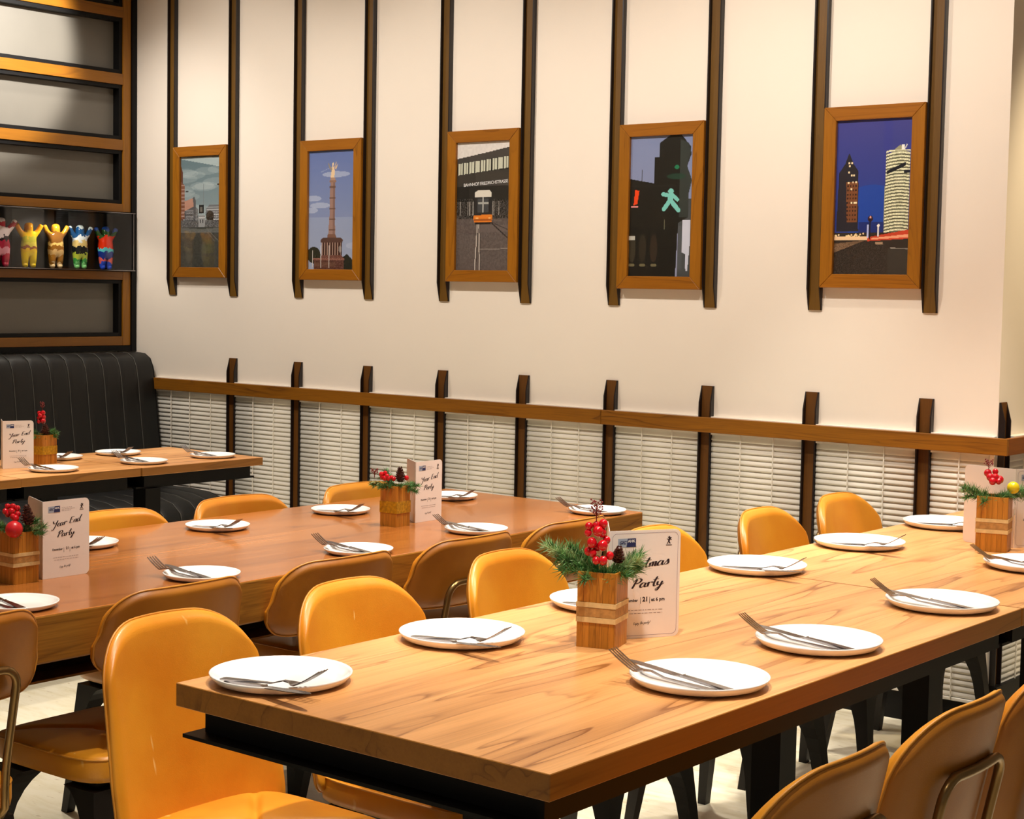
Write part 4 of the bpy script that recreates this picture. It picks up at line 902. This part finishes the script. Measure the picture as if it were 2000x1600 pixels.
# ------------------------------------------------------------------ the booth bench
bench = empty('booth_bench', (-.46, 0, 0), 0, 'black channel-stitched leather booth bench below the wall cabinet', 'bench')
YS = [-.030-.098*k for k in range(31)]
box('bench_base', M_black, (.02, .70, -3.05, -.030, 0, .30), bench, .01)
def channel(profile, y0, y1, name, ep=.0):
    """cushion channel: profile of (x,z) front points swept along y, dips to the seam at each side"""
    mb = MB(); n = 8
    def f(u, v):
        i = v*(len(profile)-1); k = min(len(profile)-2, int(i)); t = i-k
        x = profile[k][0]*(1-t)+profile[k+1][0]*t; z = profile[k][1]*(1-t)+profile[k+1][1]*t
        a, b = profile[max(0, k-1)], profile[min(len(profile)-1, k+2)]; tx, tz = b[0]-a[0], b[1]-a[1]; L = math.hypot(tx, tz)+1e-9; nx, nz = tz/L, -tx/L
        dip = .0045*(abs(2*u-1)**9); return (x-nx*dip*sg, y0+(y1-y0)*u, z-nz*dip*sg)
    mb.grid(f, n, (len(profile)-1)*2); return mb.obj(name, M_blk, bench, True)
bp = [(.03, 1.083), (.07, 1.096), (.11, 1.092), (.15, 1.070), (.172, 1.030), (.186, .96), (.198, .86), (.214, .74), (.232, .62), (.247, .50), (.25, .44)]
sp_ = [(.22, .465), (.30, .470), (.45, .472), (.58, .465), (.67, .445), (.725, .405), (.74, .355), (.735, .30)]
sg = -1
for k in range(30):
    y1, y0 = YS[k], YS[k+1]
    o = channel(bp, y0, y1, 'back_channel'); o = channel(sp_, y0, y1, 'seat_channel')
def side_cap(P, zb, y, nm):
    Q = P+[(P[-1][0], zb), (P[0][0], zb)]; MB().add([(p[0], y, p[1]) for p in Q]+[(p[0], y+.002, p[1]) for p in Q], [tuple(range(len(Q))), tuple(range(len(Q), 2*len(Q)))[::-1]]+[(i, (i+1) % len(Q), (i+1) % len(Q)+len(Q), i+len(Q)) for i in range(len(Q))]).obj(nm, M_blk, bench)
side_cap([(p[0]-.002, p[1]-.002) for p in bp], .44, -.0295, 'back_end'); side_cap([(p[0]-.002, p[1]-.002) for p in sp_], .30, -.0295, 'seat_end')
sx = MB()
for k in range(1, 30):
    sx.tube([(p[0]-.0032, YS[k], p[1]) for p in bp], .0014, 4)
for k in range(1, 30):
    sx.tube([(p[0], YS[k], p[1]-.0038) for p in sp_], .0012, 4)
o = sx.obj('seam_stitching', M_stitch, bench); o['kind'] = 'stuff'

# ------------------------------------------------------------------ wall cabinet with panels and display niche
cab = empty('wall_cabinet', (-.461, 0, 0), 0, 'tall black and oak wall cabinet with grey panels and a figurine niche', 'cabinet')
M_oakY = wood('cabinet_oak', lin(128, 80, 16), lin(86, 48, 8), 'Y', 3, .35, 9, .5, .25)
M_oakZ = wood('cabinet_oak_stile', lin(134, 86, 18), lin(90, 52, 10), 'Z', 3, .35, 9, .5, .25)
YR = -.076; YL = -2.6
box('end_post', M_black, (-.13, .010, -.030, -.002, 1.099, CEIL-.002), cab); box('carcass_back', M_black, (-.135, -.131, YL, -.002, 1.099, CEIL-.002), cab)
box('bottom_ledge', M_black, (-.13, .006, YL, -.031, 1.099, 1.124), cab)
rails = [(1.125, 1.168), (1.440, 1.480), (1.764, 1.803), (2.058, 2.108), (2.368, 2.420), (2.684, 2.734)]
for z0, z1 in rails: box('oak_rail', M_oakY, (-.06, 0, YL, YR, z0, z1), cab, .0015)
box('oak_stile', M_oakZ, (-.06, .0005, YR+.0005, -.0305, 1.125, 1.480), cab, .0015); box('oak_stile', M_oakZ, (-.06, .0005, YR+.0005, -.0305, 1.764, CEIL-.003), cab, .0015)
gaps = [(1.168, 1.440), (1.803, 2.058), (2.108, 2.368), (2.420, 2.684), (2.734, 2.985)]
for z0, z1 in gaps:
    y1 = YR-.001; fr = empty('panel_box', (0, 0, 0)); fr.parent = cab
    for dm in ((-.055, -.008, y1-.018, y1, z0+.001, z1-.001), (-.055, -.008, YL, y1-.0185, z0+.001, z0+.018), (-.055, -.008, YL, y1-.0185, z1-.018, z1-.001)): box('box_side', M_black, dm, fr)
    box('grey_panel', M_panel, (-.062, -.050, YL, y1-.019, z0+.0185, z1-.0185), fr)
NB = empty('display_niche', (0, 0, 0)); NB.parent = cab
box('niche_back', M_niche, (-.128, -.124, YL, -.036, 1.487, 1.757), NB); box('niche_shelf', M_black, (-.128, .022, YL, -.020, 1.4805, 1.4865), NB); box('niche_top', M_black, (-.128, .022, YL, -.020, 1.7575, 1.7635), NB)
box('niche_side', M_black, (-.128, .018, -.034, -.0305, 1.487, 1.757), NB)
box('glass_pane', M_glass, (.014, .017, YL, -.036, 1.487, 1.757), NB)
box('steel_edge', M_steel, (.0225, .0235, YL, -.020, 1.4835, 1.4865), NB); box('steel_edge', M_steel, (.0225, .0235, YL, -.020, 1.7575, 1.760), NB); box('steel_edge', M_steel, (.018, .022, -.030, -.0275, 1.487, 1.757), NB)
for yy in (-.31, -.62): box('niche_divider', M_black, (-.1235, -.110, yy-.07, yy, 1.487, 1.757), NB)

# ------------------------------------------------------------------ painted bear figurines (generic standing bears, arms raised)
def bear_mesh():
    J = [((0, 0, .085), .031), ((0, 0, .115), .035), ((.001, 0, .140), .029), ((.002, 0, .162), .021), ((.004, 0, .186), .0250), ((.022, 0, .182), .0115)]
    ed = [(0, 1), (1, 2), (2, 3), (3, 4), (4, 5)]
    for s in (-1, 1):
        b = len(J); J += [((0, s*.024, .150), .017), ((.002, s*.043, .168), .013), ((.003, s*.056, .190), .012), ((.005, s*.063, .203), .0135)]; ed += [(2, b), (b, b+1), (b+1, b+2), (b+2, b+3)]
        b = len(J); J += [((.001, s*.018, .062), .023), ((.005, s*.020, .035), .018), ((.001, s*.019, .012), .015), ((.018, s*.020, .009), .012)]; ed += [(0, b), (b, b+1), (b+1, b+2), (b+2, b+3)]
        b = len(J); J += [((.001, s*.018, .206), .0065)]; ed += [(4, b)]
    me = bpy.data.meshes.new('bear_figurine'); me.from_pydata([j[0] for j in J], ed, []); o = bpy.data.objects.new('b', me); COL.objects.link(o)
    m = o.modifiers.new('s', 'SKIN'); sv = me.skin_vertices[0].data
    for i, (p, r) in enumerate(J): sv[i].radius = (r, r)
    sv[0].use_root = True; o.modifiers.new('u', 'SUBSURF').levels = 2
    dg = bpy.context.evaluated_depsgraph_get(); out = bpy.data.meshes.new_from_object(o.evaluated_get(dg)); bpy.data.objects.remove(o)
    out.polygons.foreach_set('use_smooth', [True]*len(out.polygons)); zmin = min(v.co.z for v in out.vertices)
    for v in out.vertices: v.co.z -= zmin
    return out
BM = bear_mesh()
def bear_mat(name, stops, nz=.03):
    m, nt, p = new_mat(name); L = nt.links.new; tc = nd(nt, 'ShaderNodeTexCoord'); sx_ = nd(nt, 'ShaderNodeSeparateXYZ'); L(tc.outputs['Object'], sx_.inputs[0])
    n = nd(nt, 'ShaderNodeTexNoise', i_Scale=45.0, i_Detail=2.0); L(tc.outputs['Object'], n.inputs['Vector'])
    a = nd(nt, 'ShaderNodeMath', operation='MULTIPLY_ADD', i_1=nz*2, i_2=-nz); L(n.outputs[0], a.inputs[0]); b = nd(nt, 'ShaderNodeMath', operation='ADD'); L(a.outputs[0], b.inputs[0]); L(sx_.outputs[2], b.inputs[1])
    c_ = nd(nt, 'ShaderNodeMath', operation='MULTIPLY', i_1=1/.215); L(b.outputs[0], c_.inputs[0]); rp = ramp(nt, stops, 'CONSTANT'); L(c_.outputs[0], rp.inputs[0]); L(rp.outputs[0], p.inputs['Base Color']); p.inputs['Roughness'].default_value = .15
    return m
bears = [(-0.713, 'magenta and white painted bear figurine at the left frame edge', [(0, lin(190, 20, 60)), (.25, lin(230, 150, 170)), (.38, lin(180, 24, 60)), (.52, lin(40, 20, 30)), (.60, lin(236, 220, 222)), (.78, lin(190, 30, 50)), (.9, lin(236, 224, 224))]),
         (-0.563, 'bright yellow painted bear figurine with raised arms', [(0, lin(248, 214, 10)), (.34, lin(240, 196, 30)), (.40, lin(150, 90, 50)), (.46, lin(206, 190, 70)), (.56, lin(186, 180, 50)), (.66, lin(240, 190, 10)), (.78, lin(238, 160, 10))]),
         (-0.415, 'gold and brown painted bear figurine in the middle', [(0, lin(244, 214, 160)), (.12, lin(170, 116, 40)), (.28, lin(206, 170, 110)), (.40, lin(140, 92, 30)), (.50, lin(226, 190, 110)), (.58, lin(130, 86, 36)), (.78, lin(196, 142, 40))]),
         (-0.278, 'green, black and blue painted bear figurine with a blue head', [(0, lin(130, 210, 130)), (.14, lin(60, 150, 70)), (.22, lin(170, 186, 60)), (.34, lin(20, 24, 24)), (.50, lin(200, 176, 110)), (.62, lin(206, 216, 220)), (.72, lin(20, 76, 130)), (.9, lin(200, 216, 220))]),
         (-0.130, 'red and blue painted bear figurine at the right end of the niche', [(0, lin(40, 80, 210)), (.17, lin(230, 100, 90)), (.25, lin(20, 50, 140)), (.40, lin(90, 200, 206)), (.48, lin(220, 50, 16)), (.74, lin(40, 90, 40)), (.86, lin(40, 84, 180))])]
for k, (y, lab, st) in enumerate(bears):
    me = BM.copy(); me.materials.append(bear_mat('bear_paint_%s' % ORD[k], st)); o = link('bear_figurine', me, None, (-.525, y, 1.4868), (0, 0, R(-18+4*k))); tagp(o, lab, 'figurine', 'painted bear figurines in the niche')
    o.scale = (1.0, .96, 1.0)
    if k == 0: o.scale = (1.08, 1.08, 1.08)
spot('niche_fill', (-.43, -.45, 1.752), (-.50, -.40, 1.45), 3.2, 150, .5, .02, (1, .9, .75))  # added fill light to brighten the bears, no fixture

# ------------------------------------------------------------------ recessed ceiling lamps
rm = MB(); 
def ringf(u, v): a = u*2*math.pi; r_, z = [(.052, -.001), (.058, -.006), (.066, -.006), (.070, 0)][round(v*3)]; return (r_*math.cos(a), r_*math.sin(a), z)
rm.grid(ringf, 20, 3, True); RM = rm.mesh('lamp_rim', M_black, True)
for k, (x, y) in enumerate(LAMPS):
    o = link('downlight_rim', RM, ceil_o, (x, y, CEIL))
